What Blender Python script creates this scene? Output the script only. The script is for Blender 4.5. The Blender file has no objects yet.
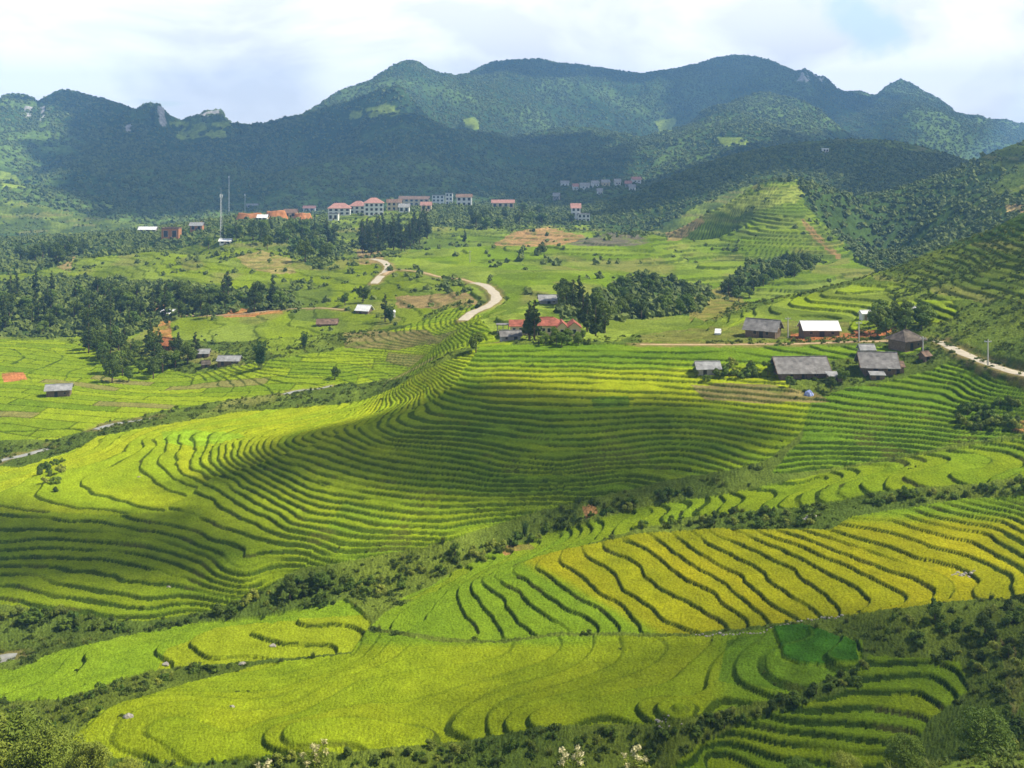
import bpy, bmesh, math, random
import numpy as np
from mathutils import Vector, Matrix

random.seed(7)
rng = np.random.default_rng(7)
scene = bpy.context.scene
COL = scene.collection

# ------------------------------------------------------------------ camera
W, Hh = 1024, 768
F = 1098.0            # focal length in pixels
HOR = 150.0           # image row of the horizon
cam_d = bpy.data.cameras.new('camera')
cam_d.sensor_width = 36.0
cam_d.lens = F * 36.0 / W
cam_d.shift_y = -(Hh / 2 - HOR) / W
cam_d.clip_start = 0.5
cam_d.clip_end = 60000
cam = bpy.data.objects.new('camera', cam_d)
COL.objects.link(cam)
cam.location = (0, 0, 0)
cam.rotation_euler = (math.radians(90), 0, 0)
scene.camera = cam
scene.render.resolution_x = W
scene.render.resolution_y = Hh

# ------------------------------------------------------------------ light, sky, exposure
SUN_EL = math.radians(50)
SUN_AZ = math.radians(88)        # from +Y (view direction) towards +X (right)
TO_SUN = Vector((math.sin(SUN_AZ) * math.cos(SUN_EL), math.cos(SUN_AZ) * math.cos(SUN_EL), math.sin(SUN_EL)))
sd = bpy.data.lights.new('sun', 'SUN')
sd.energy = 5.0
sd.angle = math.radians(0.8)
sd.color = (1.0, 0.925, 0.77)
so = bpy.data.objects.new('sun', sd)
COL.objects.link(so)
so.rotation_euler = TO_SUN.to_track_quat('Z', 'Y').to_euler()
so.location = (200, 0, 300)

world = bpy.data.worlds.new('World')
scene.world = world
world.use_nodes = True
nt = world.node_tree
nt.nodes.clear()
N = nt.nodes.new
L = nt.links.new
out = N('ShaderNodeOutputWorld')
sky = N('ShaderNodeTexSky'); sky.sky_type = 'NISHITA'; sky.sun_disc = False
sky.sun_elevation = SUN_EL; sky.sun_rotation = SUN_AZ; sky.altitude = 1400; sky.dust_density = 1.5
bg1 = N('ShaderNodeBackground'); bg1.inputs[1].default_value = 0.15
L(sky.outputs[0], bg1.inputs[0])
tc = N('ShaderNodeTexCoord')
sep = N('ShaderNodeSeparateXYZ'); L(tc.outputs['Generated'], sep.inputs[0])
# directions projected on a cloud deck, so that clouds flatten towards the horizon
az = N('ShaderNodeMath'); az.operation = 'ADD'; L(sep.outputs[2], az.inputs[0]); az.inputs[1].default_value = 0.16
azm = N('ShaderNodeMath'); azm.operation = 'MAXIMUM'; L(az.outputs[0], azm.inputs[0]); azm.inputs[1].default_value = 0.08
dv = N('ShaderNodeVectorMath'); dv.operation = 'DIVIDE'
cmb = N('ShaderNodeCombineXYZ')
for i in range(3): L(azm.outputs[0], cmb.inputs[i])
L(tc.outputs['Generated'], dv.inputs[0]); L(cmb.outputs[0], dv.inputs[1])
mp = N('ShaderNodeMapping'); L(dv.outputs[0], mp.inputs[0]); mp.inputs['Location'].default_value = (3.1, 1.7, 0.0)
nz = N('ShaderNodeTexNoise'); nz.inputs['Scale'].default_value = 1.15; nz.inputs['Detail'].default_value = 8; nz.inputs['Roughness'].default_value = 0.52
L(mp.outputs[0], nz.inputs['Vector'])
cov = N('ShaderNodeMapRange'); cov.inputs[1].default_value = 0.22; cov.inputs[2].default_value = 0.34
cov.inputs[3].default_value = 0.0; cov.inputs[4].default_value = 1.0
cov.interpolation_type = 'SMOOTHSTEP'
L(nz.outputs[0], cov.inputs[0])
covh = N('ShaderNodeMapRange'); covh.inputs[1].default_value = 0.25; covh.inputs[2].default_value = 0.8
covh.inputs[3].default_value = 1.0; covh.inputs[4].default_value = 0.5; L(sep.outputs[2], covh.inputs[0])
cm0 = N('ShaderNodeMath'); cm0.operation = 'MULTIPLY'; L(cov.outputs[0], cm0.inputs[0]); L(covh.outputs[0], cm0.inputs[1])
# a ragged gap of blue between the clouds
gapd = Vector(((868 - 512) / F, 1.0, (HOR - 27) / F)).normalized()
nz3 = N('ShaderNodeTexNoise'); nz3.inputs['Scale'].default_value = 14; nz3.inputs['Detail'].default_value = 7; L(tc.outputs['Generated'], nz3.inputs['Vector'])
gd = N('ShaderNodeVectorMath'); gd.operation = 'DISTANCE'; L(tc.outputs['Generated'], gd.inputs[0]); gd.inputs[1].default_value = gapd
gs = N('ShaderNodeMath'); gs.operation = 'MULTIPLY_ADD'; L(nz3.outputs[0], gs.inputs[0]); gs.inputs[1].default_value = 0.16; L(gd.outputs['Value'], gs.inputs[2])
gm = N('ShaderNodeMapRange'); gm.interpolation_type = 'SMOOTHSTEP'; L(gs.outputs[0], gm.inputs[0]); gm.inputs[1].default_value = 0.085; gm.inputs[2].default_value = 0.118; gm.inputs[3].default_value = 0.35; gm.inputs[4].default_value = 1.0
cm = N('ShaderNodeMath'); cm.operation = 'MULTIPLY'; L(cm0.outputs[0], cm.inputs[0]); L(gm.outputs[0], cm.inputs[1])
nz2 = N('ShaderNodeTexNoise'); nz2.inputs['Scale'].default_value = 5.5; nz2.inputs['Detail'].default_value = 8; nz2.inputs['Roughness'].default_value = 0.5; nz2.inputs['Distortion'].default_value = 0.35
mp2 = N('ShaderNodeMapping'); mp2.inputs['Location'].default_value = (8.4, 2.2, 5.0); mp2.inputs['Scale'].default_value = (1, 1, 2.4)
L(tc.outputs['Generated'], mp2.inputs[0])
L(mp2.outputs[0], nz2.inputs['Vector'])
rmp = N('ShaderNodeValToRGB'); L(nz2.outputs[0], rmp.inputs[0])
rmp.color_ramp.elements[0].position = 0.40; rmp.color_ramp.elements[0].color = (0.70, 0.71, 0.745, 1)
rmp.color_ramp.elements[1].position = 0.57; rmp.color_ramp.elements[1].color = (1.0, 1.0, 1.0, 1)
bg2 = N('ShaderNodeBackground'); L(rmp.outputs[0], bg2.inputs[0])
hi = N('ShaderNodeMapRange'); hi.inputs[1].default_value = 0.14; hi.inputs[2].default_value = 0.36; hi.inputs[3].default_value = 1.25; hi.inputs[4].default_value = 0.17   # cloud bases overhead are greyer
L(sep.outputs[2], hi.inputs[0]); L(hi.outputs[0], bg2.inputs[1])
mx = N('ShaderNodeMixShader'); L(cm.outputs[0], mx.inputs[0]); L(bg1.outputs[0], mx.inputs[1]); L(bg2.outputs[0], mx.inputs[2])
L(mx.outputs[0], out.inputs[0])

scene.view_settings.view_transform = 'Standard'
scene.view_settings.look = 'None'
scene.view_settings.gamma = 1
scene.view_settings.exposure = 0.62
scene.render.engine = 'CYCLES'
scene.cycles.use_denoising = True
scene.cycles.max_bounces = 4
scene.cycles.diffuse_bounces = 2
scene.cycles.glossy_bounces = 1
scene.cycles.transmission_bounces = 2
scene.cycles.transparent_max_bounces = 8
scene.cycles.volume_bounces = 0
scene.cycles.volume_step_rate = 5

# ------------------------------------------------------------------ helpers: noise, polygons
def _h(ix, iy, s):
    n = (ix.astype(np.int64) * 374761393 + iy.astype(np.int64) * 668265263 + s * 974711) & 0x7fffffff
    n = ((n ^ (n >> 13)) * 1274126177) & 0x7fffffff
    return ((n ^ (n >> 16)) & 0xffff) / 65535.0
def vnoise(x, y, s=0):
    x0 = np.floor(x); y0 = np.floor(y); fx = x - x0; fy = y - y0
    ix = x0.astype(np.int64); iy = y0.astype(np.int64)
    fx = fx * fx * (3 - 2 * fx); fy = fy * fy * (3 - 2 * fy)
    a = _h(ix, iy, s); b = _h(ix + 1, iy, s); c = _h(ix, iy + 1, s); d = _h(ix + 1, iy + 1, s)
    return (a * (1 - fx) + b * fx) * (1 - fy) + (c * (1 - fx) + d * fx) * fy
def fbm(x, y, s=0, o=4, g=0.5):
    t = 0.0; a = 1.0; n = 0.0
    for i in range(o):
        t = t + a * (vnoise(x, y, s + i * 17) - 0.5); n += a
        a *= g; x = x * 2.03 + 3.1; y = y * 2.03 + 7.7
    return t / n * 2          # about -1..1
def ridged(x, y, s=0, o=5):
    t = 0.0; a = 1.0; n = 0.0
    for i in range(o):
        t = t + a * (1 - np.abs(vnoise(x, y, s + i * 13) * 2 - 1)); n += a
        a *= 0.5; x = x * 2.07 + 1.3; y = y * 2.07 + 4.1
    return t / n
def sstep(a, b, x):
    t = np.clip((x - a) / (b - a), 0, 1)
    return t * t * (3 - 2 * t)
def inpoly(px, py, poly):
    """points inside polygon (arrays of any shape)"""
    poly = np.asarray(poly, float)
    res = np.zeros(px.shape, bool)
    x0, y0 = poly.min(0); x1, y1 = poly.max(0)
    m = (px >= x0) & (px <= x1) & (py >= y0) & (py <= y1)
    if not m.any(): return res
    x = px[m]; y = py[m]; r = np.zeros(x.shape, bool)
    n = len(poly)
    for i in range(n):
        ax, ay = poly[i]; bx, by = poly[(i + 1) % n]
        if ay == by: continue
        c = ((ay > y) != (by > y)) & (x < (bx - ax) * (y - ay) / (by - ay) + ax)
        r ^= c
    res[m] = r
    return res
def segdist(px, py, line):
    d = np.full(px.shape, 1e9)
    for (ax, ay), (bx, by) in zip(line[:-1], line[1:]):
        vx, vy = bx - ax, by - ay
        t = np.clip(((px - ax) * vx + (py - ay) * vy) / (vx * vx + vy * vy + 1e-9), 0, 1)
        d = np.minimum(d, np.hypot(px - ax - t * vx, py - ay - t * vy))
    return d

# ------------------------------------------------------------------ survey of the valley: (column, row, distance) -> height
CP = []      # (u, lnY, z)
def D(pts):
    for px, py, Y in pts:
        CP.append(((px - 512) / F, math.log(Y), -(py - HOR) * Y / F))
def C(z, pts):
    for px, py in pts:
        Y = -z * F / (py - HOR)
        CP.append(((px - 512) / F, math.log(Y), z))
def Z(pts):   # u-pixel, distance, height
    for px, Y, z in pts:
        CP.append(((px - 512) / F, math.log(Y), z))
def K(px, lst):   # one column: (row, z)
    for py, z in lst: C(z, [(px, py)])

# camera hillside, below the frame
for px in (-160, 80, 300, 512, 720, 950, 1190):
    Z([(px, 3, -3.6), (px, 10, -8.5), (px, 30, -20), (px, 60, -37.5), (px, 85, -51)])
for px, z in ((-160, -64), (0, -60), (120, -60.5), (300, -61.5), (500, -61), (700, -60.5), (900, -59), (1024, -57), (1190, -55)):
    Z([(px, 104, z)])
# mid hill columns
K(560, [(345, -50), (375, -53.2), (400, -55.6), (451, -60), (470, -62), (487, -64.8), (503, -66.5), (520, -69)])
K(500, [(345, -50.2), (375, -53.4), (400, -55.8), (425, -58.2), (450, -60.6), (470, -62.4), (496, -65.6), (512, -67.6), (522, -68.8), (545, -71.2)])
K(620, [(345, -50), (375, -53.1), (405, -56), (440, -59.4), (462, -61.7), (480, -64.3), (493, -65.4), (508, -67.2)])
K(680, [(345, -50), (380, -53.4), (410, -56.5), (433, -59), (456, -61.3), (470, -62.5), (480, -63.3), (493, -64.8)])
K(740, [(348, -50.2), (370, -52), (400, -55), (430, -58), (450, -59.6), (465, -60.8), (476, -61.9)])
K(780, [(350, -49.8), (372, -52), (400, -54.5), (430, -57.5), (457, -59.8)])
K(450, [(352, -51.5), (380, -54.4), (410, -57.4), (438, -60.2), (462, -62.6), (485, -64.7), (512, -67.2), (535, -69.3), (566, -72.8)])
K(400, [(436, -60.2), (449, -62), (470, -63.8), (489, -65.4), (513, -67.4), (531, -69), (553, -71.4), (585, -74)])
K(340, [(430, -62), (440, -62.8), (460, -64.3), (480, -65.7), (513, -68.3), (546, -70.5), (561, -71.8), (592, -74.8)])
K(300, [(440, -63.7), (480, -66.6), (516, -69), (545, -71.5), (570, -73.5), (600, -76)])
K(250, [(452, -66.5), (470, -67.8), (500, -69.7), (530, -71.0), (566, -72.4), (590, -74.6), (611, -77)])
K(200, [(432, -69.7), (450, -69.4), (474, -70), (500, -71), (540, -72.2), (561, -73.7), (589, -75.3), (606, -76.8), (625, -77.9)])
K(150, [(440, -71.3), (470, -70.9), (503, -71.3), (528, -72.2), (546, -73.5), (560, -74.4), (588, -75.7), (606, -76.6), (618, -77.5), (632, -78.2)])
K(278, [(516, -69.8), (560, -72.6), (585, -75)])
K(50, [(447, -74.2), (470, -72), (506, -72), (514, -72.4), (536, -73.6), (566, -75.3), (590, -76.5), (612, -77.6), (632, -78.8)])
K(0, [(462, -74.9), (480, -72.8), (508, -72.3), (516, -72.7), (541, -74), (569, -75.7), (600, -77.2), (645, -79.5)])
K(-140, [(470, -76), (490, -73.5), (520, -73), (560, -75.5), (600, -77.8), (655, -80.5)])
C(-66.5, [(262, 462)]); C(-58, [(420, 392)]); C(-62, [(350, 425)])
# stream valley on the left
C(-74.4, [(25, 455)]); C(-73.8, [(70, 440)]); C(-73.4, [(110, 425)]); C(-72.9, [(160, 418)]); C(-72.2, [(230, 405)]); C(-71.5, [(330, 388)]); C(-70, [(400, 378)]); C(-67, [(440, 362)])
C(-70.4, [(300, 405)]); C(-71.2, [(200, 424)]); C(-66, [(380, 398)])
# valley floor and lower slopes behind
D([(57, 394, 330), (0, 400, 322), (0, 430, 288), (-140, 400, 330), (-140, 440, 290), (100, 400, 322), (200, 375, 362), (100, 352, 400), (0, 350, 400), (-140, 350, 400),
   (200, 362, 375), (150, 335, 430), (260, 362, 362), (300, 342, 390), (400, 350, 366), (440, 345, 340), (330, 365, 355), (330, 312, 440), (360, 310, 440), (395, 318, 425),
   (480, 320, 362), (465, 330, 345), (490, 292, 440), (475, 283, 470), (430, 300, 450), (390, 266, 560), (380, 258, 600), (330, 262, 640),
   (545, 332, 318), (511, 340, 300), (590, 335, 310), (545, 300, 400), (560, 288, 430), (600, 312, 380), (650, 318, 370), (640, 298, 430), (700, 312, 375), (640, 330, 330), (700, 332, 320)])
# left wood and knolls
D([(100, 318, 490), (100, 296, 540), (0, 335, 450), (0, 300, 540), (-140, 310, 520), (200, 312, 480), (200, 288, 540), (270, 310, 470), (270, 290, 520), (50, 262, 750), (-140, 270, 760),
   (250, 274, 570), (150, 252, 720), (120, 275, 630), (30, 280, 640),
   (150, 238, 900), (220, 240, 800), (260, 216, 1000), (240, 222, 930), (300, 222, 1000), (350, 213, 1150), (440, 206, 1250), (500, 208, 1300), (420, 222, 1000), (350, 240, 880), (440, 235, 900),
   (0, 240, 1000), (60, 238, 960), (-140, 245, 1000), (190, 228, 960), (520, 240, 850), (480, 225, 1000), (580, 216, 1150), (560, 228, 980), (620, 236, 860), (500, 262, 600), (560, 262, 600), (430, 250, 700),
   (620, 190, 1700), (560, 195, 1550)])
Z([(262, 740, -76), (220, 760, -78), (300, 720, -76), (180, 800, -80)])
D([(262, 249, 640), (240, 250, 650), (285, 256, 620), (215, 254, 660)])
Z([(0, 1150, -100), (-140, 1200, -100), (150, 1150, -92), (250, 1250, -88), (350, 1400, -90), (440, 1500, -88), (60, 1400, -118), (200, 1450, -112)])
# hump with the grove
D([(640, 236, 740), (600, 240, 730), (690, 262, 640), (650, 262, 610), (610, 268, 560), (700, 286, 520), (660, 285, 500), (640, 280, 500)])
Z([(640, 850, -72), (700, 780, -84), (740, 640, -86), (745, 500, -73), (730, 900, -88), (680, 1000, -84)])
# behind the near right terraces / conical hill
D([(760, 318, 318), (820, 318, 322), (760, 331, 296), (820, 332, 296), (730, 338, 290), (760, 308, 345), (850, 290, 350), (800, 298, 352), (710, 322, 340),
   (780, 180, 820), (800, 181, 820), (755, 186, 830), (800, 215, 740), (830, 235, 700), (860, 255, 640), (882, 268, 590), (760, 225, 740), (720, 240, 760), (700, 217, 830), (670, 233, 860),
   (740, 270, 620), (700, 275, 640), (790, 290, 520), (840, 282, 540), (760, 300, 480), (725, 300, 470)])
Z([(780, 960, -42), (700, 960, -66), (850, 900, -52), (900, 760, -78), (880, 700, -74), (850, 1000, -66), (900, 470, -64), (860, 440, -62)])
# near right hill
D([(913, 261, 390), (895, 270, 400), (940, 249, 385), (970, 240, 376), (1003, 225, 366), (1024, 215, 360), (1100, 185, 350), (1190, 160, 340),
   (1000, 280, 300), (950, 298, 305), (1024, 330, 255), (900, 305, 315), (880, 292, 350), (960, 265, 345), (1024, 250, 310), (1100, 280, 260), (1190, 300, 240),
   (900, 322, 292), (870, 322, 300), (1190, 385, 215), (1190, 430, 200)])
Z([(913, 430, -52), (970, 440, -48), (1024, 440, -42), (1100, 440, -34), (1190, 440, -24), (1024, 520, -52), (1190, 520, -30), (950, 520, -66)])
# far right hill, dark hill
D([(1100, 118, 900), (1190, 90, 900), (1023, 146, 920), (983, 157, 900), (950, 173, 880), (916, 184, 860), (1024, 180, 760), (980, 195, 760), (930, 215, 740), (1010, 215, 640), (1100, 170, 640)])
Z([(1190, 1100, 18), (1023, 1080, -22), (950, 1050, -50)])
D([(640, 192, 1300), (700, 166, 1320), (760, 151, 1340), (800, 144, 1360), (840, 141, 1380), (900, 143, 1400), (940, 152, 1400), (957, 160, 1380), (1000, 172, 1300), (620, 206, 1250),
   (760, 172, 1180), (840, 168, 1180), (900, 175, 1150), (700, 195, 1120), (920, 188, 1050)])
Z([(640, 1450, -72), (700, 1500, -60), (800, 1600, -50), (900, 1600, -50), (960, 1600, -50), (1100, 1500, -30), (1190, 1600, -10)])
# right: houses, road, stair terraces
D([(929, 341, 272), (949, 345, 262), (969, 356, 250), (989, 366, 240), (1023, 375, 228), (1100, 392, 215), (880, 345, 270), (850, 348, 270)])
K(820, [(345, -49), (372, -51.8), (400, -54.2), (430, -57.2), (457, -60.2), (474, -62.4)])
K(850, [(372, -51.2), (400, -53.9), (440, -58.2), (466, -61.2)])
K(900, [(375, -51), (400, -53.2), (430, -56.5), (458, -60)])
K(960, [(385, -51), (410, -53.2), (430, -55.6), (444, -57.4)])
K(1024, [(392, -50.2), (410, -52.2), (436, -55.6)])
K(1120, [(440, -54.5)])
# strip A
C(-57, [(1005, 480)]); C(-55.4, [(1100, 478)]); C(-59.5, [(900, 490)]); C(-62, [(800, 500)]); C(-63.5, [(740, 505)]); C(-64.7, [(700, 512)]); C(-66.6, [(630, 527)]); C(-68.9, [(560, 548)]); C(-70.7, [(500, 568)]); C(-72.4, [(445, 590)])
C(-58.6, [(930, 470)]); C(-61, [(840, 484)]); C(-63.2, [(760, 492)])
C(-56.8, [(1020, 490)]); C(-58.3, [(1010, 502)])
# gully
C(-64.6, [(700, 491)]); C(-67.3, [(600, 514)]); C(-71.8, [(490, 552)]); C(-74.2, [(400, 587)]); C(-76.2, [(300, 603)])
# field B
C(-70.6, [(486, 580), (506, 600), (516, 623)])
C(-69.2, [(546, 577), (579, 600), (606, 617)])
C(-68.1, [(600, 562), (632, 592), (652, 618)])
C(-67.0, [(645, 544), (679, 566), (720, 590), (745, 618)])
C(-66.1, [(684, 537), (717, 559), (764, 600), (792, 620)])
C(-64.9, [(737, 534), (794, 563), (837, 597), (850, 609)])
C(-64.1, [(784, 537), (817, 553), (870, 579), (898, 603)])
C(-63.3, [(827, 538), (870, 556), (936, 595)])
C(-62.4, [(878, 537), (917, 556), (970, 588)])
C(-61.7, [(921, 533), (1008, 566)])
C(-61.0, [(990, 531), (1023, 556)])
C(-59.8, [(1010, 518)]); C(-61.2, [(900, 512)])
C(-72.2, [(420, 612)]); C(-58, [(1120, 530)]); C(-59, [(1120, 580)])
C(-71.7, [(460, 636)])
# below field B
C(-68.0, [(700, 643)]); C(-70.2, [(560, 645)]); C(-71.6, [(400, 640)]); C(-71, [(350, 680)]); C(-70.5, [(300, 716)]); C(-70.9, [(235, 728)]); C(-70, [(400, 712)]); C(-71.4, [(200, 702)]); C(-71.6, [(100, 732)]); C(-72.6, [(105, 700)])
C(-71, [(138, 745)]); C(-70.5, [(183, 750)]); C(-69.6, [(300, 745)]); C(-69.2, [(400, 742)]); C(-68.1, [(513, 723)]); C(-67.5, [(560, 722)]); C(-69, [(540, 690)]); C(-70.3, [(430, 690)]); C(-67.2, [(680, 695)]); C(-66.6, [(690, 718)])
C(-66.2, [(760, 650)]); C(-65.6, [(840, 640)]); C(-65.2, [(850, 660)]); C(-66, [(780, 680)]); C(-63.5, [(900, 630)])
C(-68.8, [(600, 742)]); C(-69.8, [(465, 752)]); C(-71, [(300, 762)]); C(-71.8, [(140, 766)]); C(-70.1, [(645, 764)])
C(-65.8, [(850, 674), (930, 672)]); C(-66.8, [(800, 704), (850, 700), (920, 704)]); C(-67.8, [(770, 718), (820, 723), (890, 728)]); C(-68.7, [(725, 729), (800, 738), (870, 747)]); C(-69.4, [(700, 745), (780, 753), (860, 762)]); C(-69.9, [(700, 768), (800, 774), (890, 776)])

C(-62.8, [(1010, 622)]); C(-63.4, [(1010, 660)]); C(-64.4, [(1010, 710)]); C(-65, [(1010, 764)]); C(-60, [(1140, 640)]); C(-61, [(1140, 720)])
C(-62.6, [(900, 616)])
# field E
C(-73.0, [(340, 602)]); C(-73.4, [(290, 616)]); C(-74.2, [(220, 628)]); C(-75, [(160, 642)]); C(-75.8, [(90, 652)]); C(-76.2, [(60, 676)]); C(-76.4, [(20, 690)]); C(-76.8, [(-120, 700)]); C(-78.9, [(0, 655)]); C(-79.3, [(-120, 668)])
C(-75.3, [(165, 664)]); C(-74.6, [(260, 660)]); C(-73.7, [(345, 652)]); C(-73.3, [(350, 628)]); C(-74.2, [(30, 720)]); C(-71.6, [(40, 745)]); C(-74, [(-100, 740)])

# mountains
SKY = [(-150, 112), (-60, 104), (0, 98), (13, 93), (33, 98), (38, 103), (43, 99), (55, 91), (66, 90), (78, 92), (90, 96), (102, 98), (113, 101), (122, 104), (136, 110), (146, 104), (158, 103), (163, 108), (170, 115), (181, 120),
       (190, 117), (199, 115), (206, 111), (221, 109), (226, 118), (232, 123), (246, 125), (266, 123), (285, 118), (299, 116), (319, 105), (340, 90), (355, 86), (370, 81), (381, 73), (392, 66), (402, 62), (412, 60), (420, 63), (428, 69),
       (440, 73), (455, 75), (466, 74), (475, 70), (485, 65), (495, 62), (510, 60), (540, 59), (560, 64), (575, 64), (599, 68), (620, 71), (642, 74), (660, 71), (684, 67), (700, 63), (715, 58), (734, 55), (750, 56), (770, 60), (785, 67), (796, 72), (805, 69), (815, 75), (825, 77),
       (831, 83), (836, 88), (847, 92), (860, 91), (870, 95), (877, 95), (887, 86), (901, 79), (912, 84), (923, 91), (940, 99), (948, 106), (956, 113), (966, 115), (980, 116), (992, 120), (1003, 119), (1016, 123), (1024, 124), (1080, 130), (1190, 120)]
def ysky(px):
    return float(np.interp(px, [-150, 240, 330, 400, 520, 1190], [2500, 2700, 3100, 3300, 4000, 4300]))
sx = np.array([p[0] for p in SKY], float); sy = np.array([p[1] for p in SKY], float)
for px in range(-150, 1191, 45):
    y = float(np.interp(px, sx, sy)); Y = ysky(px)
    D([(px, y, Y), (px, y + 26, Y * 1.12), (px, 150, Y * 1.5)])
    D([(px, 0.45 * y + 0.55 * 196, Y * 0.74), (px, 200 if px < 650 else 178, 1750 if px < 650 else 1900)])
D([(400, 100, 2500), (380, 118, 2350), (450, 118, 2400), (520, 112, 2700), (560, 128, 2500), (620, 105, 3000), (680, 128, 2700), (760, 110, 3000), (860, 135, 2700), (900, 120, 3200), (20, 150, 1900), (60, 190, 1600), (-100, 170, 1700), (950, 150, 2400)])

CPA = np.array(CP)
# merge near-duplicates
keep = []
for i in range(len(CPA)):
    if all((CPA[i, 0] - CPA[j, 0]) ** 2 + (CPA[i, 1] - CPA[j, 1]) ** 2 > 0.006 ** 2 for j in keep): keep.append(i)
CPA = CPA[keep]
def tps_k(r2):
    return 0.5 * r2 * np.log(r2 + 1e-12)
def tps_fit(P, z, lam=2e-5):
    n = len(P)
    d2 = (P[:, None, 0] - P[None, :, 0]) ** 2 + (P[:, None, 1] - P[None, :, 1]) ** 2
    A = np.zeros((n + 3, n + 3)); A[:n, :n] = tps_k(d2) + lam * np.eye(n)
    A[:n, n] = 1; A[:n, n + 1:] = P; A[n, :n] = 1; A[n + 1:, :n] = P.T
    return np.linalg.solve(A, np.concatenate([z, np.zeros(3)]))
PXY = CPA[:, :2]
wts = tps_fit(PXY, CPA[:, 2])

cu = np.arange(-184, 1209, 6.0)                     # coarse columns (pixels)
cb = np.arange(math.log(2.4), math.log(7200), 0.008)
def tps_eval(U, B):
    r = np.empty((len(B), len(U)))
    for i, b in enumerate(B):
        d2 = (U[:, None] - PXY[None, :, 0]) ** 2 + (b - PXY[None, :, 1]) ** 2
        r[i] = tps_k(d2) @ wts[:-3] + wts[-3] + U * wts[-2] + b * wts[-1]
    return r
ZC = tps_eval((cu - 512) / F, cb)
def cmat(x, grid):
    """Catmull-Rom interpolation indices and weights"""
    g0, dg = grid[0], grid[1] - grid[0]
    t = (x - g0) / dg; i = np.clip(np.floor(t).astype(int), 1, len(grid) - 3); f = t - i
    w = np.stack([-0.5 * f + f * f - 0.5 * f ** 3, 1 - 2.5 * f * f + 1.5 * f ** 3, 0.5 * f + 2 * f * f - 1.5 * f ** 3, -0.5 * f * f + 0.5 * f ** 3])
    return i, w
def coarse_to(Ypix, Yrows):
    i, w = cmat(Ypix, cu)
    a = sum(ZC[:, i - 1 + k] * w[k][None, :] for k in range(4))
    j, v = cmat(np.log(Yrows), cb)
    return sum(a[j - 1 + k, :] * v[k][:, None] for k in range(4))
HAZE_DENSITY = 0.00018
CLOUDS = [   # label, outline of the shade it casts on the survey photo, altitude, cell, thickness
 ('low white cloud drifting over the middle rice terraces', [(285, 474), (300, 458), (340, 438), (375, 422), (410, 406), (455, 396), (520, 391), (620, 398), (700, 405), (770, 420), (798, 440), (775, 466), (700, 492), (600, 512), (500, 512), (420, 492), (350, 488), (300, 492)], 620, 6.0, 40),
 ('low white cloud over the left end of the rice terraces', [(-165, 516), (60, 518), (150, 519), (195, 506), (235, 520), (268, 556), (250, 590), (190, 604), (110, 600), (20, 590), (-165, 590)], 620, 6.0, 40),
 ('half dissolved low cloud over the lower right terraces', [(690, 668), (718, 650), (738, 638), (800, 630), (860, 617), (940, 608), (1190, 590), (1190, 764), (640, 764), (600, 748), (700, 722), (715, 690)], 640, 5.0, 35),
 ('long grey cloud over the dark lower mountain side', [(30, 104), (60, 84), (120, 92), (165, 108), (200, 132), (250, 132), (330, 126), (400, 130), (470, 128), (560, 136), (640, 150), (720, 165), (650, 185), (640, 210), (540, 206), (430, 200), (330, 200), (200, 208), (110, 225), (70, 226), (95, 185), (70, 150), (50, 135)], 1250, 45.0, 180),
 ('grey cloud over the dark wooded hill at the valley head', [(600, 214), (640, 192), (700, 164), (760, 149), (840, 139), (900, 141), (957, 158), (1000, 172), (940, 178), (900, 180), (850, 184), (780, 178), (730, 184), (690, 206), (650, 222)], 1000, 25.0, 100),
 ('cloud over the highest summit ridge', [(478, 66), (520, 55), (600, 62), (690, 60), (770, 55), (850, 88), (900, 100), (860, 106), (780, 98), (690, 88), (640, 90), (590, 78), (520, 74)], 1500, 45.0, 180),
 ('thin veil of cloud over the golden terraces and the nearest paddies', [(-165, 600), (200, 615), (350, 590), (480, 560), (640, 520), (800, 500), (1024, 470), (1190, 460), (1190, 764), (-165, 764)], 760, 9.0, 20),  # out-of-frame sheet, added only to take some sun off the near fields
]
WAY_LIST = [   # kind, course on the survey photo, width at start and end
 ('road', [(915, 340), (929, 340), (940, 342), (949, 346), (960, 352), (975, 359), (990, 365), (1006, 370), (1024, 374), (1060, 382), (1120, 396)], 2.4, 3.6),
 ('track', [(640, 344.5), (700, 345), (760, 344.5), (800, 344), (850, 342), (890, 341), (915, 340)], 1.5, 2.2),
 ('road', [(463, 321), (467, 317), (474, 312), (486, 307), (495, 301), (496, 296), (491, 290), (484, 285), (474, 283)], 3.4, 4.2),
 ('road', [(374, 284), (380, 277), (387, 271), (388, 266), (382, 261), (372, 259)], 3.6, 4.5),
 ('track', [(474, 283), (460, 279), (440, 277), (420, 272), (395, 270), (384, 275)], 2.0, 2.0),
 ('track', [(180, 316), (230, 315), (280, 310), (320, 308), (345, 310)], 1.8, 1.8),
 ('stream', [(-60, 480), (0, 461), (22, 455), (50, 447)], 3.4, 2.0),
 ('stream', [(96, 429), (110, 424.5), (130, 421), (158, 417)], 2.6, 1.4),
 ('stream', [(284, 394), (300, 390), (318, 388), (332, 385)], 2.2, 1.2),
 ('stream', [(-30, 664), (-6, 659), (8, 656), (16, 655)], 3.4, 2.0),
]
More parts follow.
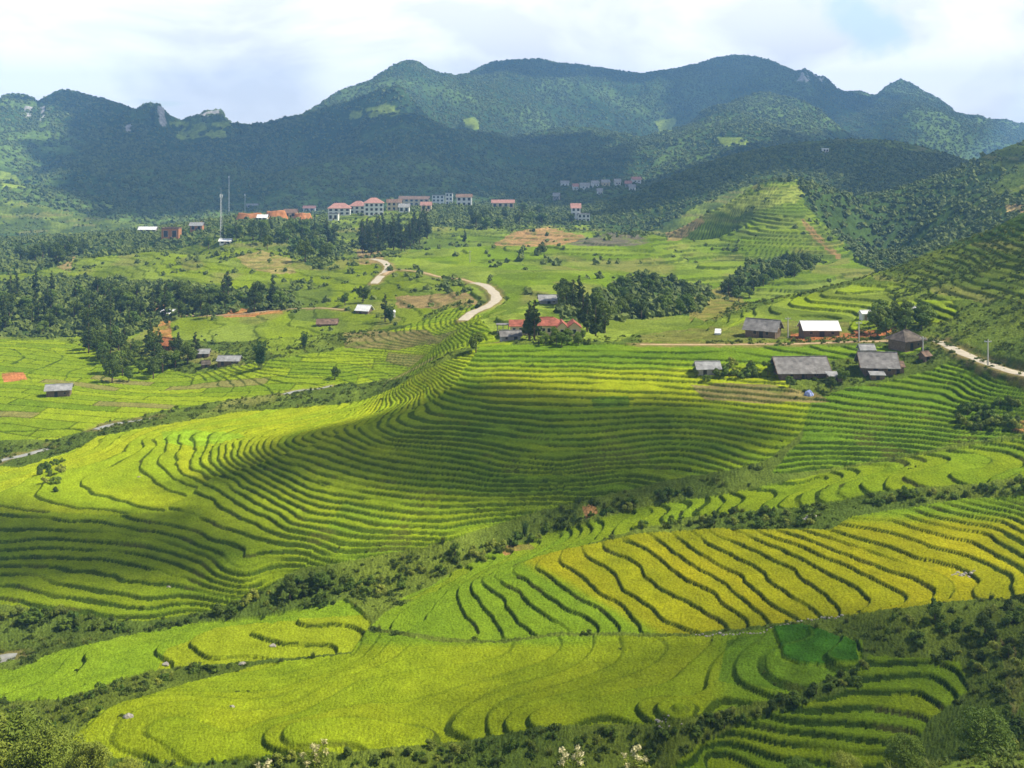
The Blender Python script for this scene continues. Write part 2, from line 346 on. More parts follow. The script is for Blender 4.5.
WOODS = [[(600, 225), (632, 195), (700, 165), (760, 150), (840, 141), (957, 157), (1010, 170), (1000, 182), (900, 184), (905, 255), (884, 272), (862, 262), (838, 236), (806, 206), (800, 190), (800, 180), (745, 186), (700, 204), (662, 228), (640, 238)],
         [(816, 196), (850, 184), (900, 182), (960, 172), (1000, 196), (1040, 188), (1040, 232), (975, 243), (930, 252), (900, 268), (882, 268), (852, 238)],
         [(60, 234), (150, 228), (230, 212), (320, 218), (336, 232), (335, 254), (318, 262), (300, 252), (272, 236), (232, 236), (180, 248), (120, 256), (40, 258), (-200, 262), (-200, 232)],
         [(296, 250), (335, 240), (345, 256), (325, 268), (306, 264)], [(-200, 252), (40, 246), (70, 262), (30, 274), (-200, 276)],
         [(430, 196), (560, 192), (640, 196), (640, 232), (590, 226), (520, 226), (480, 230), (430, 226)],
         [(0, 284), (60, 276), (150, 282), (290, 292), (296, 308), (180, 318), (130, 336), (-200, 338), (-200, 286)],
         [(604, 288), (640, 272), (680, 280), (706, 284), (716, 296), (696, 314), (610, 320), (588, 300)],
         [(748, 262), (800, 252), (820, 258), (812, 268), (780, 276), (752, 288), (726, 300), (716, 290)],
         [(560, 296), (600, 300), (606, 330), (588, 334), (560, 316)]]
# ------------------------------------------------------------------ materials
def new_mat(name, rough=0.85, spec=0.15):
    m = bpy.data.materials.new(name); m.use_nodes = True
    b = m.node_tree.nodes['Principled BSDF']
    b.inputs['Roughness'].default_value = rough
    b.inputs['Specular IOR Level'].default_value = spec
    return m, m.node_tree, b
def solid(name, col, rough=0.85, spec=0.15, var=0.15, scale=2.0, bump=0.0):
    """colour broken up by noise in the object's own space"""
    m, t, b = new_mat(name, rough, spec)
    tc = t.nodes.new('ShaderNodeTexCoord'); n = t.nodes.new('ShaderNodeTexNoise'); n.inputs['Scale'].default_value = scale; n.inputs['Detail'].default_value = 6
    t.links.new(tc.outputs['Object'], n.inputs['Vector'])
    r = t.nodes.new('ShaderNodeValToRGB'); t.links.new(n.outputs[0], r.inputs[0])
    r.color_ramp.elements[0].position = 0.3; r.color_ramp.elements[1].position = 0.7
    r.color_ramp.elements[0].color = tuple(c * (1 - var) for c in col) + (1,)
    r.color_ramp.elements[1].color = tuple(min(1, c * (1 + var)) for c in col) + (1,)
    t.links.new(r.outputs[0], b.inputs['Base Color'])
    if bump:
        bp = t.nodes.new('ShaderNodeBump'); bp.inputs['Strength'].default_value = bump; t.links.new(n.outputs[0], bp.inputs['Height']); t.links.new(bp.outputs[0], b.inputs['Normal'])
    return m
def ground_mat(name, s1, s2, bumpd):
    m, t, b = new_mat(name, 1.0, 0.0)
    at = t.nodes.new('ShaderNodeAttribute'); at.attribute_name = 'Col'
    tc = t.nodes.new('ShaderNodeTexCoord')
    n1 = t.nodes.new('ShaderNodeTexNoise'); n1.inputs['Scale'].default_value = s1; n1.inputs['Detail'].default_value = 3; n1.inputs['Roughness'].default_value = 0.7
    n2 = t.nodes.new('ShaderNodeTexNoise'); n2.inputs['Scale'].default_value = s2; n2.inputs['Detail'].default_value = 5; n2.inputs['Roughness'].default_value = 0.6
    for n in (n1, n2): t.links.new(tc.outputs['Object'], n.inputs['Vector'])
    m1 = t.nodes.new('ShaderNodeMapRange'); m1.inputs[1].default_value = 0.3; m1.inputs[2].default_value = 0.7; m1.inputs[3].default_value = 0.62; m1.inputs[4].default_value = 1.4
    t.links.new(n1.outputs[0], m1.inputs[0])
    m2 = t.nodes.new('ShaderNodeMapRange'); m2.inputs[1].default_value = 0.3; m2.inputs[2].default_value = 0.7; m2.inputs[3].default_value = 0.82; m2.inputs[4].default_value = 1.18
    t.links.new(n2.outputs[0], m2.inputs[0])
    mm = t.nodes.new('ShaderNodeMath'); mm.operation = 'MULTIPLY'; t.links.new(m1.outputs[0], mm.inputs[0]); t.links.new(m2.outputs[0], mm.inputs[1])
    v = t.nodes.new('ShaderNodeVectorMath'); v.operation = 'SCALE'; t.links.new(at.outputs['Color'], v.inputs[0]); t.links.new(mm.outputs[0], v.inputs['Scale'])
    t.links.new(v.outputs[0], b.inputs['Base Color'])
    bp = t.nodes.new('ShaderNodeBump'); bp.inputs['Strength'].default_value = 0.7; bp.inputs['Distance'].default_value = bumpd
    t.links.new(n1.outputs[0], bp.inputs['Height']); t.links.new(bp.outputs[0], b.inputs['Normal'])
    return m

# ------------------------------------------------------------------ the valley: one height field, finer where the eye is near
def rows(segs):
    r = [segs[0][0]]
    for (a, da), (b, db) in zip(segs[:-1], segs[1:]):
        while r[-1] < b - 1e-6:
            t = (r[-1] - a) / (b - a); r.append(min(b, r[-1] + da + (db - da) * t))
    return np.array(r)
QF = 1.0
VY = rows([(2.6, 0.8), (60, 1.2), (100, 0.6), (118, 0.28), (255, 0.30), (300, 0.42), (460, 0.75), (700, 1.5), (1500, 3.4)])
VU = np.arange(-170, 1195, 1.0 * QF)
ZS = coarse_to(VU, VY)
GU, GY = np.meshgrid((VU - 512) / F, VY)
GX = GU * GY
PYs = HOR - F * ZS / GY
PXs = np.broadcast_to(VU[None, :], ZS.shape)
dzdY = np.gradient(ZS, VY, axis=0)
dzdu = np.gradient(ZS, (VU - 512) / F, axis=1)
gx = dzdu / GY; gy = dzdY - GU * gx
GRAD = np.hypot(gx, gy)
del dzdY, dzdu, gx, gy

# wobble for region outlines (in metres, seen as pixels)
wob = fbm(GX / 6.0, GY / 6.0, 5, 3)
pxw = PXs + wob * 2.2
pyw = PYs + fbm(GX / 5.0, GY / 5.0, 9, 3) * 1.6

YEL = np.array((0.345, 0.325, 0.010)); YGR = np.array((0.200, 0.268, 0.010)); GRN = np.array((0.128, 0.198, 0.010)); DGR = np.array((0.086, 0.148, 0.009))
RIS = np.array((0.024, 0.046, 0.006)); SCRUB = np.array((0.078, 0.115, 0.018)); MEAD = np.array((0.165, 0.215, 0.028)); TAN = np.array((0.30, 0.22, 0.09)); CLAY = np.array((0.36, 0.145, 0.055)); BED = np.array((0.20, 0.17, 0.06))

FIELDS = [  # outline as seen in the survey photo, distance range, step, strength, colour A, colour B (mixed by patch), riser
 ('floor', [(-200, 338), (60, 340), (190, 374), (330, 350), (420, 322), (480, 296), (520, 340), (470, 366), (420, 376), (330, 386), (200, 405), (110, 422), (50, 443), (-200, 482)], (280, 470), 0.5, 0.45, GRN * 1.1, YGR * 1.1, 0.8),
 ('leftyel', [(-200, 478), (20, 466), (60, 455), (100, 437), (200, 418), (330, 394), (400, 384), (440, 364), (480, 348), (455, 385), (430, 405), (350, 432), (280, 457), (214, 480), (160, 514), (-200, 514)], (200, 300), 0.42, 1.0, YGR * .75 + YEL * 0.42, YGR * 1.15, 0.75),
 ('leftlow', [(-200, 512), (158, 513), (214, 478), (282, 455), (345, 432), (352, 470), (345, 562), (300, 568), (262, 590), (205, 612), (143, 622), (50, 612), (8, 604), (-200, 596)], (175, 250), 0.58, 1.0, GRN * 1.2, YGR * 0.9, 0.85),
 ('midhill', [(283, 455), (345, 432), (430, 402), (455, 384), (480, 346), (560, 343), (640, 345), (790, 346), (786, 372), (790, 388), (812, 398), (806, 425), (790, 442), (770, 458), (740, 468), (690, 476), (640, 486), (545, 510), (423, 548), (343, 561), (302, 567), (345, 500)], (190, 290), 0.6, 1.0, GRN * 1.2, YGR * 1.0, 0.76),
 ('roadfield', [(600, 344), (860, 346), (930, 348), (900, 356), (770, 364), (700, 362), (600, 360)], (245, 300), 0.6, 0.9, DGR * 1.3, GRN * 1.2, 0.8),
 ('stair', [(812, 398), (850, 388), (905, 378), (950, 362), (1024, 385), (1220, 398), (1220, 436), (1024, 433), (900, 455), (830, 470), (770, 474), (800, 440)], (205, 262), 0.62, 1.0, GRN * 0.95, DGR * 1.35, 0.9),
 ('stripA', [(1220, 433), (1024, 436), (900, 458), (830, 473), (770, 484), (720, 494), (660, 503), (600, 518), (540, 535), (480, 558), (420, 590), (400, 600), (480, 598), (520, 570), (570, 549), (640, 528), (700, 515), (810, 507), (880, 492), (1024, 478), (1220, 470)], (168, 225), 0.6, 1.0, GRN * 1.15, YGR * 0.8, 0.85),
 ('fieldB', [(385, 612), (430, 594), (500, 572), (560, 551), (640, 533), (700, 529), (830, 530), (850, 518), (905, 509), (965, 498), (1024, 496), (1220, 486), (1220, 590), (1024, 596), (930, 603), (860, 613), (790, 622), (700, 633), (560, 632), (496, 640), (440, 638), (372, 626)], (145, 196), 0.5, 1.0, YEL * np.array((.80, .81, .7)), YEL * np.array((.66, .74, .7)), 0.9),
 ('fieldC', [(362, 630), (440, 642), (496, 643), (560, 636), (700, 637), (790, 627), (862, 640), (862, 664), (800, 690), (705, 716), (655, 722), (540, 726), (465, 741), (340, 752), (180, 766), (60, 748), (100, 712), (130, 700), (262, 664), (352, 654)], (118, 168), 0.6, 1.0, YGR * 0.98, YGR * 0.8 + YEL * 0.18, 0.8),
 ('fieldE', [(-200, 676), (20, 668), (45, 655), (146, 632), (205, 622), (266, 614), (345, 598), (372, 622), (352, 652), (262, 660), (160, 668), (60, 700), (-200, 706)], (145, 190), 0.6, 1.0, GRN * 1.3, GRN * 1.1 + YGR * 0.2, 0.85),
 ('terrD', [(868, 656), (960, 662), (968, 690), (930, 720), (905, 760), (900, 800), (640, 800), (690, 748), (760, 716), (845, 690)], (108, 145), 0.62, 1.0, GRN * 0.95, YGR * 0.8, 0.95),
 ('upter', [(640, 344), (700, 325), (780, 300), (850, 284), (905, 284), (950, 288), (960, 318), (950, 330), (905, 320), (860, 325), (850, 339), (700, 341)], (285, 400), 1.0, 0.9, YGR * 1.0, MEAD * 1.0, 0.7),
 ('plateau', [(430, 238), (560, 230), (640, 238), (702, 280), (745, 300), (700, 325), (640, 344), (500, 345), (470, 300), (380, 270)], (300, 960), 1.6, 0.8, MEAD * 1.15, GRN * 1.0, 0.55),
 ('leftslope', [(-200, 230), (130, 240), (300, 250), (400, 262), (470, 290), (420, 322), (330, 348), (190, 340), (60, 338), (-200, 334)], (400, 900), 1.6, 0.3, MEAD * 1.12, YGR * 0.8, 0.4),
 ('cone', [(740, 192), (786, 178), (812, 186), (850, 235), (884, 270), (830, 292), (760, 312), (690, 312), (640, 240), (690, 214)], (430, 850), 2.0, 0.85, MEAD * 1.05, GRN * 1.0, 0.7),
 ('nearright', [(880, 290), (1003, 225), (1220, 160), (1220, 300), (1040, 300), (900, 300)], (250, 400), 1.6, 0.4, SCRUB * 1.3, MEAD * 0.85, 0.6),
]
TM = np.zeros(ZS.shape, np.float32); SS = np.full(ZS.shape, 0.6, np.float32); RD = np.full(ZS.shape, 0.7, np.float32)
CA = np.empty(ZS.shape + (3,), np.float32)
pn = sstep(-0.25, 0.3, fbm(GX / 22.0, GY / 30.0, 21, 4))[..., None]
CA[:] = SCRUB * (1 - pn) + MEAD * 0.75 * pn
far = sstep(380, 560, GY)[..., None]
CA[:] = CA * (1 - far) + (SCRUB * 0.9 * (1 - pn) + MEAD * 0.95 * pn) * far
FID = np.full(ZS.shape, -1, np.int8)
for k, (nm, poly, yr, s, amp, c1, c2, rd) in enumerate(FIELDS):
    m = inpoly(pxw, pyw, poly) & (GY > yr[0]) & (GY < yr[1])
    TM[m] = amp; SS[m] = s; FID[m] = k; RD[m] = rd
def masked(poly, y0=0, y1=1e9):
    return inpoly(pxw, pyw, poly) & (GY > y0) & (GY < y1)
# contour wiggle, then steps
wig = 0.26 * fbm(GX / 8.0, GY / 8.0, 31, 3) + 0.55 * fbm(GX / 34.0, GY / 26.0, 37, 2)
zz = ZS + wig * np.where(FID == 8, 0.35, 1.0) * np.clip(GRAD * 6, 0.15, 1) * np.where(GY > 420, 2.0, 1.0)
lev = np.floor(zz / SS); fr = zz / SS - lev
wr = np.clip((0.30 + 0.36 * vnoise(GX / 7.0 + lev * 5.1, GY / 7.0, 43)) * (1 + 1.3 * sstep(0.2, 0.5, fbm(GX / 18, GY / 18, 47, 3))) * np.where(GY > 400, 2.0, 1.0) * np.maximum(GRAD, 0.02) / SS, 0.03, 0.55)
wr = np.where(FID == 7, wr * 0.66, np.where(FID == 9, wr * 0.45, wr))
ris = (fr > 1 - wr)
ramp = np.clip((fr - (1 - wr)) / wr, 0, 1)
# some banks fade out along their length, neighbouring paddies run together
fade = sstep(-0.62, -0.36, fbm(GX / 16.0 + lev * 3.7, GY / 16.0, 41, 2))
ftop = np.interp(PXs, [500, 560, 640, 700, 830, 850, 905, 965, 1024, 1220], [572, 551, 533, 529, 530, 518, 509, 498, 496, 486])
fade = np.where(FID == 7, np.minimum(fade, sstep(3, 11, PYs - ftop + 8 * fbm(GX / 9, GY / 30, 46, 2))), fade)
fade = np.where(FID == 8, np.minimum(fade, sstep(1.0, 0.55, (np.interp(PXs, [60, 180, 340, 465, 540, 655, 705, 800, 862], [748, 766, 752, 741, 726, 722, 716, 690, 664]) - PYs) / (np.interp(PXs, [400, 600, 800], [26, 46, 60]) * (1 + 0.5 * fbm(GX / 14, GY / 40, 45, 2))))), fade)
zt = SS * (lev + ramp)
TMf = TM * (0.25 + 0.75 * fade)
ZF = ZS * (1 - TMf) + zt * TMf + np.where(TM > 0, 0, 0)
# paddy colours: each level its own ripeness, cut in lengths
for k, (nm, poly, yr, s, amp, c1, c2, rd) in enumerate(FIELDS):
    m = FID == k
    if not m.any(): continue
    lv = lev[m]; x = GX[m]; y = GY[m]
    sc = 1.0 if yr[1] < 400 else 3.0
    mixv = 0.55 * (vnoise(x / (16 * sc) + lv * 7.31, y / (60 * sc) + lv * 1.7, 51)) + 0.45 * (0.5 + 0.5 * fbm(x / 38, y / 38, 53, 3))
    mixv = sstep(0.3, 0.7, mixv)[:, None]
    c = c1 * (1 - mixv) + c2 * mixv
    c = c * (0.9 + 0.2 * vnoise(lv * 3.3, lv * 0 + 0.5, 57))[:, None]
    if nm == 'floor':      # long plots lying across the flat valley floor
        q = (y + 0.22 * x + 12 * fbm(x / 60, y / 60, 421, 3)) / 6.5; st = np.floor(q); fq = q - st
        xx = x / (22 + 14 * _h(st, st * 0, 5)) + 9 * _h(st, st * 0, 7); sb = np.floor(xx); fx_ = xx - sb
        hsh = _h(st, sb, 11)[:, None]
        c = GRN * 1.05 * (1 - hsh) + (YGR * 1.05 + YEL * .12) * hsh
        c = np.where(hsh > .93, BED * .8 + MEAD * .3, c)
        edge = ((fq < 0.10) | (fx_ < 0.02))[:, None]; c = np.where(edge, c * .45, c)
    if nm == 'leftlow':
        g = (sstep(560, 510, PYs[m] + 8 * wob[m]))[:, None]; c = c * (1 - .55 * g) + (YGR * .9 + YEL * .15) * .55 * g
    if nm == 'fieldB':
        bx = PXs[m]; by = PYs[m]
        g = sstep(-12, 22, bx - (535 + (by - 570) * 1.9))[:, None]
        c = (GRN * 1.2) * (1 - g) + c * g
        g2 = sstep(1005, 1040, bx)[:, None]; c = c * (1 - 0.5 * g2) + YGR * 0.5 * g2
        g3 = sstep(512, 528, by + 0 * bx)[:, None]; c = GRN * 1.2 * (1 - g3) + c * g3
    if nm == 'midhill':
        bx = PXs[m]; by = PYs[m]
        g = (sstep(480, 330, bx + 25 * wob[m]) * sstep(520, 440, by))[:, None]; c = c * (1 - g * .7) + (YGR * .75 + YEL * .4) * g * .7
        g = (sstep(470, 500, bx) * sstep(366, 372, by) * (1 - sstep(398, 415, by)))[:, None]
        c = c * (1 - g * 0.75) + (YGR * .7 + YEL * .45) * g * 0.75
        g = (sstep(365, 358, by))[:, None]; c = c * (1 - g) + (DGR * 1.3 * (1 - mixv) + GRN * 1.2 * mixv) * g
    if nm == 'fieldC':
        bx = PXs[m]; by = PYs[m]
        g = sstep(700, 740, bx)[:, None]; c = c * (1 - g) + GRN * 1.1 * g
        g = (sstep(650, 640, by) * sstep(640, 560, bx))[:, None]; c = c * (1 - g) + GRN * 1.2 * g
    CA[m] = c
# the far slopes: a patchwork of plots, hedges and bare ground, drawn out along the contours
PM = ((FID == 12) | (FID == 13) | (FID == 14) | (FID == 11) | (FID == 15) | (FID < 0)) & (GY > 285)
xs_, ys_, zs_ = GX[PM], GY[PM], ZS[PM]
lv2 = np.floor(zs_ / 2.3 + 1.2 * fbm(xs_ / 60, ys_ / 60, 401, 3))
q1 = vnoise(xs_ / 34 + lv2 * 5.3, lv2 * 2.1 + ys_ / 160, 403); q2 = vnoise(xs_ / 22 + lv2 * 9.1, lv2 * 4.7, 405)
q3 = fbm(xs_ / 12, ys_ / 16, 407, 4)
cc = CA[PM] * (0.72 + 0.5 * q2)[:, None]
w_ = (sstep(0.70, 0.80, q1) * 0.65)[:, None]; cc = cc * (1 - w_) + (BED * 0.75 + MEAD * 0.3) * w_
w_ = (sstep(0.30, 0.20, q1) * 0.6)[:, None]; cc = cc * (1 - w_) + SCRUB * 1.1 * w_
w_ = (sstep(0.05, 0.5, q3) * 0.55)[:, None]; cc = cc * (1 - w_) + SCRUB * 0.95 * w_
w_ = (sstep(0.82, 0.9, q2) * 0.5)[:, None]; cc = cc * (1 - w_) + YGR * 0.9 * w_
CA[PM] = cc
for wd in WOODS:
    m = inpoly(pxw, pyw, wd) & (GY > 330) & (GY < 1500)
    CA[m] = np.array((0.05, 0.085, 0.018)) * (0.7 + .6 * vnoise(GX[m] / 9, GY[m] / 9, 431))[:, None]; TM[m] = 0
# singled out patches: (outline, colour, near, far)
PATCH = [
 ([(592, 398), (628, 397), (630, 407), (594, 409)], DGR * 1.5, 200, 280),
 ([(774, 630), (800, 627), (856, 642), (858, 664), (800, 662), (784, 657)], np.array((0.045, 0.125, 0.009)), 120, 160),
 ([(726, 642), (772, 632), (782, 660), (850, 668), (800, 690), (718, 680)], DGR * 1.25, 115, 160),
 ([(162, 432), (190, 430), (240, 432), (245, 438), (200, 445), (165, 442)], GRN * 1.8, 200, 300),
 ([(690, 386), (770, 384), (815, 392), (830, 402), (760, 404), (705, 400)], BED, 210, 290),
 ([(705, 341), (745, 320), (850, 322), (850, 340)], BED * 0.45 + MEAD * 0.35, 285, 330),
 ([(640, 335), (720, 325), (735, 341), (640, 343)], BED * 0.4 + MEAD * .4, 285, 350),
 ([(690, 296), (730, 285), (748, 305), (715, 320), (690, 318)], BED * 0.4 + CLAY * 0.12 + MEAD * .4, 330, 700),
 ([(512, 232), (548, 228), (590, 236), (560, 245), (490, 246)], TAN * 0.7 + CLAY * 0.3, 600, 1200),
 ([(586, 236), (620, 232), (652, 240), (640, 244), (565, 244)], np.array((0.13, 0.12, 0.08)), 600, 1200),
 ([(236, 256), (262, 250), (290, 258), (296, 272), (272, 274), (248, 268)], TAN * 0.75 + MEAD * 0.3, 500, 800),
 ([(395, 296), (470, 292), (478, 300), (470, 308), (398, 308)], TAN * 0.8, 360, 560),
 ([(345, 334), (425, 330), (440, 342), (400, 350), (345, 348)], BED * 0.9, 330, 460),
 ([(2, 373), (24, 372), (28, 380), (4, 382)], CLAY * 1.1, 300, 500),
 ([(150, 300), (170, 302), (172, 340), (158, 352), (150, 335)], CLAY * 0.9 + MEAD * 0.3, 380, 560),
 ([(215, 310), (275, 306), (285, 313), (225, 318)], CLAY * 0.9 + MEAD * 0.2, 380, 560),
 ([(235, 206), (303, 206), (310, 222), (236, 220)], CLAY * 1.35, 850, 1300),
 ([(160, 226), (178, 228), (176, 242), (162, 242)], CLAY * 1.2, 750, 1200),
 ([(188, 220), (204, 220), (203, 228), (188, 228)], CLAY * 1.2, 750, 1200),
 ([(57, 246), (75, 252), (70, 272), (58, 268)], TAN, 500, 900),
 ([(800, 216), (808, 222), (822, 236), (840, 254), (842, 259), (830, 252), (812, 236), (804, 226)], CLAY * .2 + TAN * 0.6, 400, 800),
 ([(664, 226), (700, 213), (704, 222), (680, 240), (668, 240)], TAN * 0.8, 400, 1000),
 ([(700, 205), (795, 184), (812, 186), (800, 200), (735, 215)], MEAD * 1.3 + TAN * 0.25, 600, 900),
 ([(355, 250), (380, 250), (384, 262), (360, 264)], TAN * 0.9, 500, 800),
 ([(480, 318), (530, 310), (600, 325), (640, 330), (620, 342), (500, 343)], MEAD * 1.1, 285, 400),
 ([(843, 333), (905, 326), (903, 339), (845, 341)], CLAY * 0.9, 280, 330),
 ([(790, 330), (866, 330), (866, 341), (790, 341)], CLAY * 0.8, 280, 330),
 ([(1000, 640), (1015, 650), (1024, 700), (1012, 720), (1004, 680)], BED * 0.7, 100, 150),
 ([(500, 548), (530, 541), (536, 548), (505, 556)], CLAY * 0.5 + BED * 0.6, 180, 220),
 ([(582, 508), (594, 504), (598, 514), (586, 520)], CLAY * 0.7 + BED * 0.6, 190, 230),
 ([(1005, 206), (1030, 196), (1030, 216), (1008, 214)], TAN * 1.1, 500, 1100),
 ([(1008, 420), (1040, 418), (1040, 432), (1012, 430)], CLAY * 0.6 + BED * 0.6, 205, 250),
 ([(560, 690), (562, 690), (562, 691)], CLAY, 0, 1),
]
for poly, col, y0, y1 in PATCH:
    m = masked(poly, y0, y1)
    pt = np.asarray(col) * (0.7 + 0.6 * vnoise(GX[m] / 3, GY[m] / 3, 61))[:, None]
    if col[0] > 0.12:      # grass creeps over bare ground
        g = (sstep(0.0, 0.45, fbm(GX[m] / 6, GY[m] / 6, 62, 4)) * 0.7)[:, None]; pt = pt * (1 - g) + MEAD * 0.8 * g
    CA[m] = pt
fm = (TM > 0) & (GY < 320)
lod = fbm(GX[fm] / 4.5, GY[fm] / 6.0, 441, 4)[:, None]
CA[fm] = CA[fm] * (1 + 0.16 * lod * np.array((1.25, 0.9, 0.8)))
# arcs of ripe rice in the lower left field
m = (FID == 9) & masked([(155, 672), (166, 648), (215, 628), (290, 618), (372, 614), (372, 650), (350, 656), (250, 664), (170, 672)], 140, 200)
CA[m] = CA[m] * 0.62 + YEL * 0.38
# the tall dark green paddy stands proud of its neighbours
ZF = ZF + 0.45 * masked(PATCH[1][0], 120, 160)
# banks: dark grass
rk = (ris & (TM > 0))
bank = RIS[None, :] * (0.7 + 0.9 * vnoise(GX[rk] / 0.9, GY[rk] / 0.9, 63))[:, None]
soil = (sstep(0.72, 0.88, vnoise(GX[rk] / 5.0, GY[rk] / 5.0, 64)) * 0.35)[:, None]; bank = bank * (1 - soil) + np.array((0.13, 0.10, 0.035)) * soil
a = (RD * TMf / np.maximum(TM, 1e-3))[rk][:, None]
CA[rk] = CA[rk] * (1 - a) + bank * a
# foot of each bank: grassy strip, a touch greener
ft = (fr < np.clip(wr * 0.7, 0.02, 0.2)) & (TM > 0)
CA[ft] = CA[ft] * 0.72 + GRN * 0.28 * 0.7
# rough ground outside the fields: tussocks and bushes
rough = np.where(TM > 0, 0.0, 1.0)
amp = np.clip(GY / 260.0, 0.4, 3.2) * 0.42
ncell = np.clip(GY / 220.0, 0.6, 3.0) * 1.5
lump = ridged(GX / 2.2, GY / 2.2, 71, 3)
lump2 = fbm(GX / 6.0, GY / 6.0, 73, 4)
ZF = ZF + rough * amp * (lump - 0.5 + lump2 * 0.7)
grain = rng.random(ZF.shape).astype(np.float32) - 0.5
ZF = ZF + grain * np.clip(0.10 + GY * 0.0006, 0.1, 0.6) * np.where(TM > 0, 0.9, 1.6) * (GY > 100)
cj = 1 + grain * np.where(TM > 0, 0.16, 0.4) + np.where(TM > 0, 0, 0.35) * lump2
CA *= cj[..., None].astype(np.float32)
# crops stand proud of their banks
ZF = ZF + np.where((TM > 0) & ~ris & (GY < 330), 0.12, 0.0)

# roads are cut into the slope: a level bed along a smooth profile
def line_hit(px, py):
    j = int(round(min(max(px, VU[0]), VU[-1]) - VU[0])); k = np.nonzero((PYs[:, j] <= py) & (VY > 60))[0][0]
    return np.array(((px - 512) / F * VY[k], VY[k], ZS[k, j]))
def spline(pts, step):
    P = [line_hit(*p) for p in pts]; d = []
    for i in range(len(P) - 1):
        p0 = P[max(i - 1, 0)]; p1 = P[i]; p2 = P[i + 1]; p3 = P[min(i + 2, len(P) - 1)]; n = max(2, int(np.hypot(*(p2 - p1)[:2]) / step))
        for k in range(n):
            t_ = k / n; d.append(0.5 * ((2 * p1) + (p2 - p0) * t_ + (2 * p0 - 5 * p1 + 4 * p2 - p3) * t_ ** 2 + (3 * p1 - p0 - 3 * p2 + p3) * t_ ** 3))
    d.append(P[-1]); d = np.array(d); m = min(15, len(d) // 2 * 2 - 1)
    kk = np.hanning(m + 2)[1:-1]; kk /= kk.sum(); d[:, 2] = np.convolve(np.pad(d[:, 2], m // 2, 'edge'), kk, 'valid')
    return d
WAYS = []
for kind_, pts, w0, w1 in WAY_LIST:
    d = spline(pts, 1.5); wd = np.linspace(w0, w1, len(d)); WAYS.append((kind_, d, wd))
    u = d[:, 0] / d[:, 1] * F + 512
    r0, r1 = np.searchsorted(VY, [d[:, 1].min() - 9, d[:, 1].max() + 9]); c0, c1 = np.searchsorted(VU, [u.min() - 30, u.max() + 30])
    sx_, sy_ = GX[r0:r1, c0:c1], GY[r0:r1, c0:c1]; best = np.full(sx_.shape, 1e9); bz = np.zeros(sx_.shape); bw = np.ones(sx_.shape)
    for k in range(len(d)):
        dd = np.hypot(sx_ - d[k, 0], sy_ - d[k, 1]); m = dd < best; best[m] = dd[m]; bz[m] = d[k, 2]; bw[m] = wd[k]
    vg = (1 - sstep(bw * 0.5 + 0.2, bw * 0.5 + 2.4, best + 1.6 * fbm(sx_ / 2.5, sy_ / 2.5, 411, 3))) * (0.75 if kind_ != 'stream' else 0.5)
    CA[r0:r1, c0:c1] = CA[r0:r1, c0:c1] * (1 - vg[..., None]) + (TAN * 0.8) * vg[..., None]
    wt = 1 - sstep(bw * 0.5 + 0.4, bw * 0.5 + 2.2, best)
    ZF[r0:r1, c0:c1] = ZF[r0:r1, c0:c1] * (1 - wt) + (bz - (0.25 if kind_ == 'stream' else 0.0)) * wt
def sample(ZZ, Yrows, Ucols, X, Y):
    X = np.asarray(X, float); Y = np.asarray(Y, float)
    u = X / Y * F + 512
    i = np.clip(np.searchsorted(Yrows, Y) - 1, 0, len(Yrows) - 2); t = np.clip((Y - Yrows[i]) / (Yrows[i + 1] - Yrows[i]), 0, 1)
    f = np.clip((u - Ucols[0]) / (Ucols[1] - Ucols[0]), 0, len(Ucols) - 1.001); j = f.astype(int); s = f - j
    return (ZZ[i, j] * (1 - s) + ZZ[i, j + 1] * s) * (1 - t) + (ZZ[i + 1, j] * (1 - s) + ZZ[i + 1, j + 1] * s) * t

# mountains behind
MY = rows([(1488, 3.4), (2000, 4.2), (3300, 6.5), (4600, 11), (5400, 40)])
MU = np.arange(-172, 1197, 1.2 * QF)
ZM = coarse_to(MU, MY)
MUg, MYg = np.meshgrid((MU - 512) / F, MY); MX = MUg * MYg
wM = sstep(1500, 2000, MYg)
wx = MX + 160 * fbm(MX / 700, MYg / 700, 81, 3); wy = MYg + 160 * fbm(MX / 700 + 9, MYg / 700, 83, 3)
ZM = ZM + wM * (150 * (ridged(wx / 900, wy / 1100, 85, 5) - 0.55) + 30 * (ridged(wx / 210, wy / 260, 87, 4) - 0.5))
crag = wM * sstep(240, 170, MUg * F + 512) * sstep(2200, 2450, MYg)
ZM = ZM + crag * 26 * (ridged(MX / 60, MYg / 60, 89, 4) - 0.5)
py = HOR - F * ZM / MYg
mrow = MYg > 1900
cur = np.where(mrow, py, 1e9).min(0)
tgt = np.interp(MU, sx, sy)
dl = tgt - cur
kk = np.hanning(75); kk /= kk.sum()
low = np.convolve(np.pad(dl, 37, 'edge'), kk, 'valid')
ZM = ZM - low[None, :] * MYg / F * sstep(1560, 2150, MYg)
py = HOR - F * ZM / MYg
for it in range(3):                                   # small crags only shape the crest itself
    pm = np.where(mrow, py, 1e9); jr = pm.argmin(0); d2 = tgt - pm.min(0)
    yc = MY[jr]
    wc = np.exp(-((MYg - yc[None, :]) / np.where(MYg < yc[None, :], 110.0 + 30 * fbm(MX / 90, MYg / 500, 88, 2), 260.0)) ** 2)
    ZM = ZM - d2[None, :] * MYg / F * wc
    py = HOR - F * ZM / MYg
PYm = HOR - F * ZM / MYg; PXm = np.broadcast_to(MU[None, :], ZM.shape)
pn = sstep(-0.2, 0.35, fbm(MX / 160, MYg / 160, 91, 5))
FOR = np.array((0.045, 0.085, 0.020)); LFO = np.array((0.11, 0.17, 0.032)); ROCK = np.array((0.36, 0.35, 0.33))
CM = FOR * (1 - pn[..., None]) + LFO * pn[..., None]
